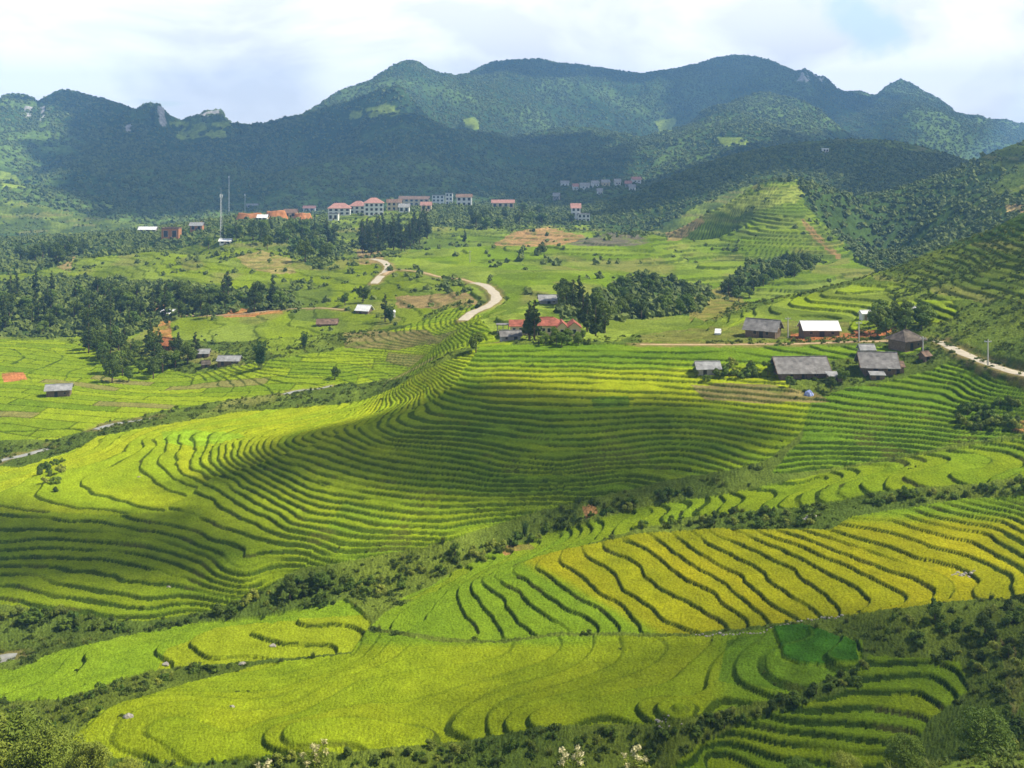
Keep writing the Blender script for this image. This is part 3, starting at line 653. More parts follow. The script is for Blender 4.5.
def inm(poly): return inpoly(PXm + 6 * fbm(MX / 60, MYg / 60, 93, 2), PYm + 4 * fbm(MX / 50, MYg / 50, 94, 2), poly)
MEADOWS = [[(655, 120), (675, 118), (677, 132), (660, 136)], [(350, 110), (385, 105), (400, 112), (380, 118), (352, 118)], [(715, 138), (745, 136), (755, 144), (735, 148)], [(465, 120), (480, 118), (480, 128), (468, 128)],
           [(170, 122), (235, 122), (225, 138), (180, 140)], [(0, 170), (18, 176), (24, 190), (0, 190)], [(100, 200), (112, 198), (112, 208), (102, 208)]]
MMK = np.zeros(ZM.shape, bool)
for p in MEADOWS:
    m = inm(p); MMK |= m & (fbm(MX / 25, MYg / 25, 95, 3) > -0.3)
CM[MMK] = MEAD * 1.35
for p in [[(25, 106), (33, 103), (33, 116), (27, 118)], [(159, 106), (167, 106), (165, 124), (160, 124)], [(126, 126), (134, 124), (134, 132), (128, 132)], [(202, 112), (220, 109), (222, 114), (204, 117)], [(40, 108), (46, 106), (44, 120)], [(797, 70), (806, 69), (806, 80), (798, 82)], [(810, 74), (822, 74), (820, 82)]]:
    m = inm(p) & (fbm(MX / 14, MYg / 30, 97, 3) > -0.25)
    CM[m] = ROCK; MMK |= m
CM = CM * (0.8 + 0.4 * rng.random(ZM.shape))[..., None]

def grid_mesh(name, X, Y, Zv, Cv, mat):
    nr, nc = X.shape
    me = bpy.data.meshes.new(name)
    nv = nr * nc
    co = np.empty((nv, 3), np.float32); co[:, 0] = X.ravel(); co[:, 1] = Y.ravel(); co[:, 2] = Zv.ravel()
    idx = np.arange(nv, dtype=np.int32).reshape(nr, nc)
    f = np.stack([idx[:-1, :-1], idx[:-1, 1:], idx[1:, 1:], idx[1:, :-1]], -1).reshape(-1, 4)
    nf = len(f)
    me.vertices.add(nv); me.vertices.foreach_set('co', co.ravel())
    me.loops.add(nf * 4); me.loops.foreach_set('vertex_index', f.ravel())
    me.polygons.add(nf); me.polygons.foreach_set('loop_start', np.arange(nf, dtype=np.int32) * 4)
    me.update(calc_edges=True)
    me.shade_smooth()
    a = me.attributes.new('Col', 'FLOAT_COLOR', 'POINT')
    c4 = np.ones((nv, 4), np.float32); c4[:, :3] = np.clip(Cv.reshape(-1, 3), 0.003, 0.9)
    a.data.foreach_set('color', c4.ravel())
    me.materials.append(mat)
    o = bpy.data.objects.new(name, me); COL.objects.link(o); o['kind'] = 'structure'
    return o
ground = grid_mesh('ground', GX, GY, ZF, CA, ground_mat('valley_ground', 3.0, 0.35, 0.25))
mountains = grid_mesh('mountains', MX, MYg, ZM, CM, ground_mat('mountain_slopes', 0.12, 0.02, 3.0))
# ------------------------------------------------------------------ where a line of sight of the survey photo meets the ground
def hit(px, py):
    px = float(min(max(px, VU[0] + 1), VU[-1] - 1))
    j = int(round((px - VU[0]) / (VU[1] - VU[0])))
    c = PYs[:, j]; ok = np.nonzero((c <= py) & (VY > 60))[0]
    if len(ok):
        Y = VY[ok[0]]
        if Y < 1490: return (px - 512) / F * Y, Y
    j = int(round((px - MU[0]) / (MU[1] - MU[0]))); c = PYm[:, min(j, PYm.shape[1] - 1)]
    ok = np.nonzero(c <= py)[0]
    Y = MY[ok[0]] if len(ok) else MY[int(c.argmin())]
    return (px - 512) / F * Y, Y
def gz(X, Y):
    Y = np.asarray(Y, float)
    return np.where(Y < 1490, sample(ZF, VY, VU, X, np.minimum(Y, 1495)), sample(ZM, MY, MU, X, np.maximum(Y, 1489)))
def spot(px, py, sink=0.0):
    x, y = hit(px, py)
    return Vector((x, y, float(gz(x, y)) - sink))
def pts_in(poly, n, dmin=3.0, seed=0, vertical=None):
    """n places inside an outline, apart from each other"""
    r = random.Random(seed); P = np.array(poly, float); x0, y0 = P.min(0); x1, y1 = P.max(0)
    res = []; t = 0
    while len(res) < n and t < n * 60:
        t += 1
        a, b = r.uniform(x0, x1), r.uniform(y0, y1)
        if not inpoly(np.array([a]), np.array([b]), poly)[0]: continue
        p = spot(a, b)
        if any((p - q).length < dmin for q in res): continue
        res.append(p)
    return res

# ------------------------------------------------------------------ haze and clouds
zlow = float(min(ZF.min(), ZM.min())) - 2.0
ztop = float(max(ZM.max(), ZF.max())) + 25.0
HAZE = True
if HAZE:
    hx, hy0, hy1 = 3600.0, -20.0, 5450.0
    v = [(-hx, hy0, zlow), (hx, hy0, zlow), (hx, hy1, zlow), (-hx, hy1, zlow), (-hx, hy0, ztop), (hx, hy0, ztop), (hx, hy1, ztop), (-hx, hy1, ztop)]
    me = bpy.data.meshes.new('haze'); me.from_pydata(v, [], [(0, 3, 2, 1), (4, 5, 6, 7), (0, 1, 5, 4), (1, 2, 6, 5), (2, 3, 7, 6), (3, 0, 4, 7)])
    hz = bpy.data.objects.new('haze', me); COL.objects.link(hz); hz['kind'] = 'stuff'
    hm = bpy.data.materials.new('valley_haze'); hm.use_nodes = True; t = hm.node_tree; t.nodes.clear()
    o_ = t.nodes.new('ShaderNodeOutputMaterial'); pv = t.nodes.new('ShaderNodeVolumePrincipled')
    pv.inputs['Color'].default_value = (0.25, 0.53, 0.98, 1); pv.inputs['Density'].default_value = HAZE_DENSITY; pv.inputs['Anisotropy'].default_value = 0.1
    t.links.new(pv.outputs[0], o_.inputs['Volume']); me.materials.append(hm)

def cloud_mat(name, dens):
  cloud_m = bpy.data.materials.new(name); cloud_m.use_nodes = True; t = cloud_m.node_tree
  b = t.nodes['Principled BSDF']; b.inputs['Base Color'].default_value = (0.85, 0.86, 0.88, 1); b.inputs['Roughness'].default_value = 1.0
  tr = t.nodes.new('ShaderNodeBsdfTransparent'); mxs = t.nodes.new('ShaderNodeMixShader'); mxs.inputs[0].default_value = dens
  t.links.new(tr.outputs[0], mxs.inputs[1]); t.links.new(b.outputs[0], mxs.inputs[2]); t.links.new(mxs.outputs[0], t.nodes['Material Output'].inputs['Surface'])
  return cloud_m
CM_THICK = cloud_mat('cloud_white', 0.62); CM_THIN = cloud_mat('added_cloud_veil', 0.07); CM_HALF = cloud_mat('cloud_wisp', 0.30); CM_GREY = cloud_mat('cloud_grey', 0.60)
def cloud(label, poly, alt, cell, thick, seed=0):
    """a drifting cloud whose underside is flat-ish and whose top billows"""
    W_ = []
    for a, b_ in poly:
        x, y = hit(a, b_); z = float(gz(x, y)); k = (alt - z) / TO_SUN.z
        W_.append((x + TO_SUN.x * k, y + TO_SUN.y * k))
    W_ = np.array(W_); x0, y0 = W_.min(0) - cell * 2; x1, y1 = W_.max(0) + cell * 2
    xs = np.arange(x0, x1, cell); ys = np.arange(y0, y1, cell); X, Y = np.meshgrid(xs, ys)
    ws = 2.6 * cell
    ins = inpoly(X + ws * fbm(X / (9 * cell), Y / (9 * cell), 200 + seed, 4), Y + ws * fbm(X / (9 * cell), Y / (9 * cell), 230 + seed, 4), W_)
    vid = {}; V = []; Fc = []
    nr, nc = X.shape
    def vert(i, j, top, edge):
        k = (i, j, top if not edge else 2)
        if k not in vid:
            vid[k] = len(V)
            h = 0 if edge else (thick * (0.4 + float(vnoise(X[i, j] / (3 * cell), Y[i, j] / (3 * cell), seed))) if top else -0.2 * thick * float(vnoise(X[i, j] / (2 * cell), Y[i, j] / (2 * cell), seed + 5)) - 0.5)
            V.append((X[i, j], Y[i, j], alt + h))
        return vid[k]
    cellin = ins[:-1, :-1]
    vin = np.zeros(X.shape, int)
    vin[:-1, :-1] += cellin; vin[1:, :-1] += cellin; vin[:-1, 1:] += cellin; vin[1:, 1:] += cellin
    for i, j in zip(*np.nonzero(cellin)):
        q = [(i, j), (i, j + 1), (i + 1, j + 1), (i + 1, j)]
        e = [vin[c] < 4 for c in q]
        Fc.append([vert(*c, True, ee) for c, ee in zip(q, e)])
        Fc.append([vert(*c, False, ee) for c, ee in zip(q, e)][::-1])
    me = bpy.data.meshes.new('cloud'); me.from_pydata(V, [], Fc); me.shade_smooth(); me.materials.append(CM_THIN if 'thin' in label else CM_HALF if 'half' in label else CM_GREY if 'grey' in label or 'summit' in label else CM_THICK)
    o = bpy.data.objects.new('cloud', me); COL.objects.link(o)
    o['label'] = label; o['category'] = 'cloud'
    return o
for label, poly, alt, cell, thick in CLOUDS:
    cloud(label, poly, alt, cell, thick, len(label))

# ------------------------------------------------------------------ helpers: objects
def link(name, me, parent=None):
    o = bpy.data.objects.new(name, me); COL.objects.link(o); o.parent = parent
    return o
def tag(o, label, cat, group=None):
    o['label'] = label; o['category'] = cat
    if group: o['group'] = group
    return o
def thing(name, label, cat, loc, rz=0, group=None, s=1.0):
    o = bpy.data.objects.new(name, None); COL.objects.link(o); o.location = loc; o.rotation_euler = (0, 0, rz); o.scale = (s, s, s)
    o.empty_display_size = 0.5
    return tag(o, label, cat, group)
def meshof(name, V, Fc, mat, smooth=False):
    me = bpy.data.meshes.new(name); me.from_pydata([tuple(v) for v in V], [], [tuple(int(i) for i in f) for f in Fc]); me.materials.append(mat)
    if smooth: me.shade_smooth()
    me.update()
    return me
class MB:
    def __init__(s): s.V = []; s.F = []
    def add(s, V, Fc):
        n = len(s.V); s.V += [tuple(v) for v in V]; s.F += [tuple(i + n for i in f) for f in Fc]
        return s
    def box(s, x0, x1, y0, y1, z0, z1):
        return s.add([(x0, y0, z0), (x1, y0, z0), (x1, y1, z0), (x0, y1, z0), (x0, y0, z1), (x1, y0, z1), (x1, y1, z1), (x0, y1, z1)],
                     [(0, 3, 2, 1), (4, 5, 6, 7), (0, 1, 5, 4), (1, 2, 6, 5), (2, 3, 7, 6), (3, 0, 4, 7)])
    def tube(s, pts, rad, n=6):
        pts = [Vector(p) for p in pts]; rings = []
        for i, p in enumerate(pts):
            d = (pts[min(i + 1, len(pts) - 1)] - pts[max(i - 1, 0)]).normalized()
            a = d.cross(Vector((0.3, 1, 0.2))).normalized(); b = d.cross(a)
            r = rad[i] if isinstance(rad, (list, tuple)) else rad
            rings.append([p + a * (r * math.cos(k * 2 * math.pi / n)) + b * (r * math.sin(k * 2 * math.pi / n)) for k in range(n)])
        V = [v for r in rings for v in r]; Fc = []
        for i in range(len(pts) - 1):
            for k in range(n): Fc.append((i * n + k, i * n + (k + 1) % n, (i + 1) * n + (k + 1) % n, (i + 1) * n + k))
        Fc.append(tuple(range(n))[::-1]); Fc.append(tuple((len(pts) - 1) * n + k for k in range(n)))
        return s.add(V, Fc)
    def slab(s, quad, t):
        """a sheet of thickness t below four corners"""
        q = [Vector(p) for p in quad]; n = (q[1] - q[0]).cross(q[2] - q[0]).normalized() * t
        if n.z < 0: n = -n
        return s.add(q + [p - n for p in q], [(0, 1, 2, 3), (7, 6, 5, 4), (0, 4, 5, 1), (1, 5, 6, 2), (2, 6, 7, 3), (3, 7, 4, 0)])
    def mesh(s, name, mat, smooth=False): return meshof(name, s.V, s.F, mat, smooth)
    def obj(s, name, mat, parent=None, smooth=False): return link(name, s.mesh(name, mat, smooth), parent)

# ------------------------------------------------------------------ plants
def foliage_mat(name, c1, c2, transl=0.25):
    m, t, b = new_mat(name, 0.7, 0.2)
    oi = t.nodes.new('ShaderNodeObjectInfo'); tc = t.nodes.new('ShaderNodeTexCoord'); n = t.nodes.new('ShaderNodeTexNoise'); n.inputs['Scale'].default_value = 0.9; n.inputs['Detail'].default_value = 4
    t.links.new(tc.outputs['Object'], n.inputs['Vector'])
    ad = t.nodes.new('ShaderNodeMath'); ad.operation = 'ADD'; t.links.new(oi.outputs['Random'], ad.inputs[0]); t.links.new(n.outputs[0], ad.inputs[1])
    mr = t.nodes.new('ShaderNodeMapRange'); mr.inputs[1].default_value = 0.4; mr.inputs[2].default_value = 1.6; t.links.new(ad.outputs[0], mr.inputs[0])
    mx = t.nodes.new('ShaderNodeMix'); mx.data_type = 'RGBA'; t.links.new(mr.outputs[0], mx.inputs['Factor'])
    mx.inputs['A'].default_value = tuple(c1) + (1,); mx.inputs['B'].default_value = tuple(c2) + (1,)
    t.links.new(mx.outputs['Result'], b.inputs['Base Color'])
    tl = t.nodes.new('ShaderNodeBsdfTranslucent'); t.links.new(mx.outputs['Result'], tl.inputs['Color'])
    ms = t.nodes.new('ShaderNodeMixShader'); ms.inputs[0].default_value = transl
    t.links.new(b.outputs[0], ms.inputs[1]); t.links.new(tl.outputs[0], ms.inputs[2]); t.links.new(ms.outputs[0], t.nodes['Material Output'].inputs['Surface'])
    return m
M_leafd = foliage_mat('leaf_dark', (0.058, 0.098, 0.012), (0.130, 0.180, 0.020))
M_pine = foliage_mat('leaf_pine', (0.046, 0.078, 0.014), (0.098, 0.138, 0.022), 0.2)
M_leafm = foliage_mat('leaf_mid', (0.080, 0.145, 0.015), (0.170, 0.245, 0.025))
M_leafy = foliage_mat('leaf_yellowish', (0.14, 0.20, 0.02), (0.34, 0.37, 0.05))
M_leafp = foliage_mat('leaf_pale', (0.50, 0.46, 0.20), (0.72, 0.66, 0.40))
M_bamb = foliage_mat('leaf_bamboo', (0.035, 0.085, 0.018), (0.085, 0.155, 0.028))
M_bark = solid('bark', (0.13, 0.095, 0.06), 0.9, 0.1, 0.35, 6, 0.4)
M_canes = solid('bamboo_cane', (0.16, 0.20, 0.06), 0.6, 0.2, 0.3, 2)
M_for = foliage_mat('forest_canopy', (0.060, 0.096, 0.018), (0.190, 0.240, 0.042), 0.25)
M_under = foliage_mat('undergrowth_leaf', (0.058, 0.095, 0.012), (0.140, 0.190, 0.022))

def leaves(centres, radii, n, size, aspect=1.0, outward=0.6, rs=None, squash=0.8, droop=0.0, fill=0.55):
    """small leaf-sized faces spread through lumps of crown"""
    r = np.random.default_rng(rs or 1)
    c = np.asarray(centres, float); rad = np.asarray(radii, float)
    k = r.choice(len(c), n, p=rad ** 2 / (rad ** 2).sum())
    d = r.normal(size=(n, 3)); d /= np.linalg.norm(d, axis=1)[:, None]
    rr = (fill + (1 - fill) * r.random(n) ** 0.5)[:, None] * rad[k][:, None]
    p = c[k] + d * rr * np.array((1, 1, squash))
    nrm = d * outward + r.normal(size=(n, 3)) * (1 - outward) * 0.8 + np.array((0, 0, 0.35)); nrm /= np.linalg.norm(nrm, axis=1)[:, None]
    t = np.cross(nrm, r.normal(size=(n, 3))); t /= np.linalg.norm(t, axis=1)[:, None]
    t[:, 2] -= droop; t /= np.linalg.norm(t, axis=1)[:, None]
    b = np.cross(nrm, t); b /= np.linalg.norm(b, axis=1)[:, None]
    s = size * (0.6 + 0.8 * r.random(n))[:, None]
    V = np.stack([p - t * s * aspect, p - b * s * 0.5, p + t * s * aspect, p + b * s * 0.5], 1).reshape(-1, 3)
    Fc = np.arange(n * 4).reshape(n, 4)
    return V, Fc
def lumps(n, R, z0, z1, rs, prof):
    r = random.Random(rs); c = []; q = []
    for i in range(n):
        h = (i + 0.5) / n; z = z0 + (z1 - z0) * h; a = r.uniform(0, 6.283) + i * 2.4; rr = prof(h) * R * r.uniform(0.35, 0.75)
        c.append((math.cos(a) * rr, math.sin(a) * rr, z)); q.append(R * max(0.22, prof(h)) * r.uniform(0.36, 0.52))
    return c, q
def trunk_mb(h, r0, crown_c, rs, nlimb=5, bend=0.3):
    r = random.Random(rs); mb = MB()
    bx, by = r.uniform(-bend, bend), r.uniform(-bend, bend)
    pts = [(bx * (k / 5) ** 2, by * (k / 5) ** 2, -0.4 + (h + 0.4) * k / 5) for k in range(6)]
    mb.tube(pts, [r0 * (1.15 - 0.95 * k / 5) for k in range(6)], 7)
    for c in crown_c[:nlimb]:
        z = max(0.25 * h, c[2] - 0.5 * math.hypot(c[0], c[1]) - 0.4); f = min(1, z / h)
        mb.tube([(bx * f * f, by * f * f, z), (c[0] * 0.5, c[1] * 0.5, (z + c[2]) / 2), c], [r0 * 0.4, r0 * 0.28, r0 * 0.1], 5)
    return mb
def tree_meshes(kind, v):
    if kind == 'broad':
        c, q = lumps(11, 3.6, 2.6, 8.2, v, lambda h: math.sin(math.pi * (0.18 + 0.75 * h)) ** 0.7)
        V, Fc = leaves(c, q, 1500, 0.36, 0.9, 0.6, v + 1)
        return [('crown', meshof('broadleaf_crown', V, Fc, M_leafd)), ('trunk', trunk_mb(7.5, 0.26, c, v).mesh('broadleaf_trunk', M_bark, True))]
    if kind == 'green':
        c, q = lumps(10, 3.3, 2.0, 6.6, v, lambda h: math.sin(math.pi * (0.2 + 0.72 * h)) ** 0.6)
        V, Fc = leaves(c, q, 1400, 0.36, 1.0, 0.6, v + 1)
        return [('crown', meshof('green_crown', V, Fc, M_leafm)), ('trunk', trunk_mb(5.8, 0.22, c, v).mesh('green_trunk', M_bark, True))]
    if kind == 'pine':
        c, q = lumps(17, 2.2, 2.0, 11.6, v, lambda h: 0.16 + 0.95 * (1 - h) ** 0.75)
        V, Fc = leaves(c, q, 1500, 0.34, 1.3, 0.4, v + 1, 0.65, 0.35)
        return [('crown', meshof('pine_crown', V, Fc, M_pine)), ('trunk', trunk_mb(11.6, 0.24, c, v, 9, 0.15).mesh('pine_trunk', M_bark, True))]
    if kind == 'bamboo':
        r = random.Random(v); mb = MB(); cs = []; qs = []
        for i in range(26):
            a = r.uniform(0, 6.283); s0 = r.uniform(0, 0.9); H_ = r.uniform(6.5, 10.5); ln = r.uniform(0.6, 2.4)
            P = [(math.cos(a) * (s0 + ln * (k / 6) ** 2.6), math.sin(a) * (s0 + ln * (k / 6) ** 2.6), -0.3 + H_ * (k / 6 - 0.10 * (k / 6) ** 4 * ln / 2.4)) for k in range(7)]
            mb.tube(P, [0.06 * (1 - 0.13 * k) for k in range(7)], 4)
            for k in (2, 3, 4, 5, 6): cs.append(P[k]); qs.append(0.38 + 0.10 * (6 - k))
        V, Fc = leaves(cs, qs, 2400, 0.20, 2.2, 0.3, v + 1, 1.0, 0.6, 0.2)
        return [('foliage', meshof('bamboo_foliage', V, Fc, M_bamb)), ('cane', mb.mesh('bamboo_canes', M_canes, True))]
    if kind == 'shrub':
        c, q = lumps(6, 1.25, 0.35, 1.3, v, lambda h: 1.0 - 0.45 * h)
        V, Fc = leaves(c, q, 520, 0.17, 1.1, 0.6, v + 1)
        return [('foliage', meshof('shrub_foliage', V, Fc, [M_leafm, M_leafd, M_leafm, M_leafy][(v // 7) % 4])), ('stem', trunk_mb(1.2, 0.05, c, v, 5, 0.2).mesh('shrub_stem', M_bark, True))]
    if kind == 'bush':       # big nearby bushes
        c, q = lumps(22, 2.9, 0.8, 4.6, v, lambda h: math.sin(math.pi * (0.28 + 0.66 * h)) ** 0.6)
        V, Fc = leaves(c, q, 9000, 0.105, 1.3, 0.5, v + 1)
        return [('foliage', meshof('bush_foliage', V, Fc, M_leafm if v % 2 else M_leafy)), ('stem', trunk_mb(4, 0.12, c, v, 12, 0.3).mesh('bush_stem', M_bark, True))]
PROTO = {}
def plant(kind, var, name, label, cat, loc, group=None, s=1.0, rz=None):
    k = (kind, var)
    if k not in PROTO: PROTO[k] = tree_meshes(kind, var * 7 + 3)
    t = thing(name, label, cat, loc, random.uniform(0, 6.28) if rz is None else rz, group, s)
    for nm, me in PROTO[k]: link(nm, me, t)
    return t

def canopy_mesh(name, rs, mat, sub=2, squash=0.95):
    bm = bmesh.new(); bmesh.ops.create_icosphere(bm, subdivisions=sub, radius=1.0)
    r = np.random.default_rng(rs)
    from mathutils import noise
    for v_ in bm.verts:
        d = v_.co.normalized(); k = 0.8 + 0.75 * noise.noise(d * 1.7 + Vector((rs, 0, 0))) + 0.42 * noise.noise(d * 4 + Vector((0, rs, 0)))
        v_.co = d * k; v_.co.z *= squash * (1.0 if v_.co.z > 0 else 0.6)
        v_.co.z += 0.35
    me = bpy.data.meshes.new(name); bm.to_mesh(me); bm.free(); me.materials.append(mat)
    return me
def scatter(name, label, P, S, protos, seed=0):
    """ground cover that nobody could count: one object, its sprigs placed by geometry nodes"""
    me = bpy.data.meshes.new(name); me.vertices.add(len(P)); me.vertices.foreach_set('co', np.asarray(P, np.float32).ravel())
    a = me.attributes.new('sc', 'FLOAT', 'POINT'); a.data.foreach_set('value', np.asarray(S, np.float32))
    a = me.attributes.new('rt', 'FLOAT', 'POINT'); a.data.foreach_set('value', np.random.default_rng(seed).random(len(P)).astype(np.float32) * 6.283)
    a = me.attributes.new('pk', 'INT', 'POINT'); a.data.foreach_set('value', np.random.default_rng(seed + 1).integers(0, len(protos), len(P)).astype(np.int32))
    o = link(name, me); o['kind'] = 'stuff'; o['label'] = label; o['category'] = name.replace('_', ' ')
    ng = bpy.data.node_groups.new(name, 'GeometryNodeTree')
    ng.interface.new_socket('Geometry', in_out='INPUT', socket_type='NodeSocketGeometry'); ng.interface.new_socket('Geometry', in_out='OUTPUT', socket_type='NodeSocketGeometry')
    n = ng.nodes; l = ng.links; gi = n.new('NodeGroupInput'); go = n.new('NodeGroupOutput')
    ip = n.new('GeometryNodeInstanceOnPoints'); g2 = n.new('GeometryNodeGeometryToInstance')
    for m_ in protos:
        src = bpy.data.objects.new('sprig', m_); oi = n.new('GeometryNodeObjectInfo'); oi.inputs['Object'].default_value = src; oi.inputs['As Instance'].default_value = True
        l.new(oi.outputs['Geometry'], g2.inputs[0])
    l.new(gi.outputs[0], ip.inputs['Points']); l.new(g2.outputs[0], ip.inputs['Instance']); ip.inputs['Pick Instance'].default_value = True
    def attr(nm, tp):
        q = n.new('GeometryNodeInputNamedAttribute'); q.data_type = tp; q.inputs['Name'].default_value = nm
        return [s_ for s_ in q.outputs if s_.enabled and s_.name == 'Attribute'][0]
    l.new(attr('pk', 'INT'), ip.inputs['Instance Index']); l.new(attr('sc', 'FLOAT'), ip.inputs['Scale'])
    cx = n.new('ShaderNodeCombineXYZ'); l.new(attr('rt', 'FLOAT'), cx.inputs[2]); l.new(cx.outputs[0], ip.inputs['Rotation'])
    l.new(ip.outputs[0], go.inputs[0])
    md = o.modifiers.new('scatter', 'NODES'); md.node_group = ng
    return o
AREA_V = GY * ((VU[1] - VU[0]) / F) * np.gradient(VY)[:, None]
def sample_cells(mask, dens, seed, mount=False):
    r = np.random.default_rng(seed)
    if mount: w = mask * (MYg * ((MU[1] - MU[0]) / F) * np.gradient(MY)[:, None]); GXx, GYy, Zz = MX, MYg, ZM
    else: w = mask * AREA_V; GXx, GYy, Zz = GX, GY, ZF
    tot = w.sum(); n = int(tot * dens)
    if n == 0: return np.zeros((0, 3))
    c = np.cumsum(w.ravel()); k = np.searchsorted(c, r.random(n) * c[-1]); k = np.minimum(k, w.size - 1)
    x = GXx.ravel()[k]; y = GYy.ravel()[k]; z = Zz.ravel()[k]
    jit = (r.random((n, 2)) - 0.5) * (GYy.ravel()[k] / F)[:, None]
    return np.stack([x + jit[:, 0], y + jit[:, 1], z], 1)
# ---- far forest
canopies = [canopy_mesh('canopy', i, M_for, 2, 0.95 + 0.25 * (i % 2)) for i in range(4)]
vis = np.zeros(ZM.shape, bool)          # slopes that can be seen, plus a margin
runmin = np.minimum.accumulate(PYm, axis=0); vis = PYm <= runmin + 5
mk = (vis & ~MMK & (MYg > 1500)) * (0.35 + 0.65 * sstep(-0.45, 0.1, fbm(MX / 120, MYg / 120, 301, 4)))
P = sample_cells(mk, 0.024, 5, True)
S = (1.7 + 3.0 * np.random.default_rng(3).random(len(P)) ** 1.6) * (1 + 0.35 * vnoise(P[:, 0] / 150, P[:, 1] / 150, 305))
P[:, 2] -= 0.45 * S
print('mountain trees', len(P))
scatter('mountain_forest', 'dense green forest covering the mountain sides', P, S, canopies, 11)
# ---- woods in the valley
mk = np.zeros(ZF.shape, bool)
for k_, wd in enumerate(WOODS):
    mk |= masked(wd, 330 if k_ > 5 else 480, 1500)
dens = mk * (0.5 + 0.5 * sstep(-0.35, 0.15, fbm(GX / 30, GY / 30, 311, 4)))
P = sample_cells(dens * (GY > 620), 0.075, 7); S = 1.1 + 2.0 * np.random.default_rng(4).random(len(P)) ** 1.5; P[:, 2] -= 0.35 * S
P2 = sample_cells(dens * (GY <= 620), 0.12, 8); S2 = 1.0 + 1.2 * np.random.default_rng(5).random(len(P2)); P2[:, 2] -= 0.3
print('valley woods', len(P), len(P2))
scatter('valley_woodland', 'green woodland on the hills behind the fields', np.concatenate([P, P2]), np.concatenate([S, S2]), canopies, 13)
# hedges and thickets among the far fields
hed = (GY > 400) & (~mk) & (fbm(GX / 26, GY / 12, 321, 4) > np.where(FID == 13, 0.02, 0.12)) & ((TM == 0) | ris | ((FID == 13) & (fbm(GX / 14, GY / 14, 327, 3) > .1)))
P = sample_cells(hed.astype(float), 0.06, 9); S = 0.55 + 1.5 * np.random.default_rng(6).random(len(P)) ** 2; P[:, 2] -= 0.2
# scattered far trees everywhere
P2 = sample_cells(((GY > 480) & (FID != 14) & (fbm(GX / 45, GY / 45, 325, 3) > 0.1)).astype(float), 0.0035, 10); S2 = 0.8 + 2.0 * np.random.default_rng(7).random(len(P2))
print('thickets', len(P), len(P2))
scatter('far_thickets', 'dark thickets and hedges among the far fields', np.concatenate([P, P2]), np.concatenate([S, S2]), canopies, 17)
# ---- undergrowth near
def sprig(rs, n, R, size, mat, up=0.6):
    c, q = lumps(5, R, 0.1, R * up, rs, lambda h: 1 - 0.3 * h)
    V, Fc = leaves(c, q, n, size, 1.3, 0.5, rs + 40)
    return meshof('sprig', V, Fc, mat)
def blades(rs, n, h, mat):
    r = np.random.default_rng(rs); V = []; Fc = []
    for i in range(n):
        a = r.random() * 6.283; o_ = r.random(2) * .5 - .25; w = .03 + .05 * r.random(); hh = h * (.5 + .5 * r.random()); ln = hh * (.2 + .5 * r.random()); b_ = len(V)
        for k in range(4):
            f = k / 3; x = o_[0] + math.cos(a) * ln * f * f; y = o_[1] + math.sin(a) * ln * f * f; z = hh * (f - .25 * f ** 3); ww = w * (1 - f * .9)
            V += [(x - math.sin(a) * ww, y + math.cos(a) * ww, z), (x + math.sin(a) * ww, y - math.cos(a) * ww, z)]
        for k in range(3): Fc.append((b_ + 2 * k, b_ + 2 * k + 1, b_ + 2 * k + 3, b_ + 2 * k + 2))
    return meshof('blades', V, Fc, mat)
M_grass = foliage_mat('tall_grass', (0.10, 0.145, 0.016), (0.22, 0.25, 0.04))
sprigs = [blades(5, 60, 1.5, M_grass), blades(6, 50, 1.1, M_grass), sprig(1, 150, 1.0, 0.16, M_under), sprig(2, 150, 1.0, 0.13, M_under, 0.9), sprig(3, 130, 1.0, 0.2, M_under, 0.4)]
rough_n = ((TM == 0) | (FID == 15)) & (GY < 430) & (GY > 92)
dn = rough_n * (0.15 + 0.85 * sstep(-0.3, 0.2, fbm(GX / 9, GY / 9, 331, 4)))
P = sample_cells(dn, 0.42, 12); r_ = np.random.default_rng(8)
S = (0.35 + 0.85 * r_.random(len(P)) ** 1.8); P[:, 2] -= 0.15
bankm = (ris & (TM > 0) & (GY < 300) & (GRAD > 0.12)) * (fbm(GX / 7, GY / 7, 335, 3) > 0.28)
P2 = sample_cells(bankm.astype(float), 0.25, 14); S2 = 0.22 + 0.3 * r_.random(len(P2))
print('undergrowth', len(P), len(P2))
scatter('undergrowth', 'tangled green undergrowth on the banks and along the gully', np.concatenate([P, P2]), np.concatenate([S, S2]), sprigs, 19)

# ---- single trees and shrubs
def grove(kinds, name, label, cat, group, poly, n, dmin, smin, smax, seed):
    r = random.Random(seed)
    for i, p in enumerate(pts_in(poly, n, dmin, seed)):
        kd = kinds[i % len(kinds)]
        plant(kd[0], kd[1], name, label, cat, p, group, r.uniform(smin, smax))
GR = 'trees of '
grove([('pine', 0), ('pine', 1), ('pine', 2)], 'pine_tree', 'dark pine in the dense grove beside the bend of the pale upper road', 'pine tree', 'pines in the grove above the upper road bend',
      [(354, 252), (362, 244), (385, 238), (410, 232), (428, 228), (432, 236), (420, 246), (400, 254), (372, 257)], 50, 5, 1.3, 1.9, 1)
grove([('broad', 0), ('pine', 0), ('broad', 1), ('pine', 1), ('green', 0)], 'woodland_tree', 'tree in the long dark wood at the foot of the left hill', 'tree', 'trees of the long wood on the left',
      [(-20, 300), (60, 292), (150, 294), (285, 302), (282, 312), (180, 320), (130, 334), (60, 336), (-20, 336)], 90, 4.5, 0.7, 1.15, 2)
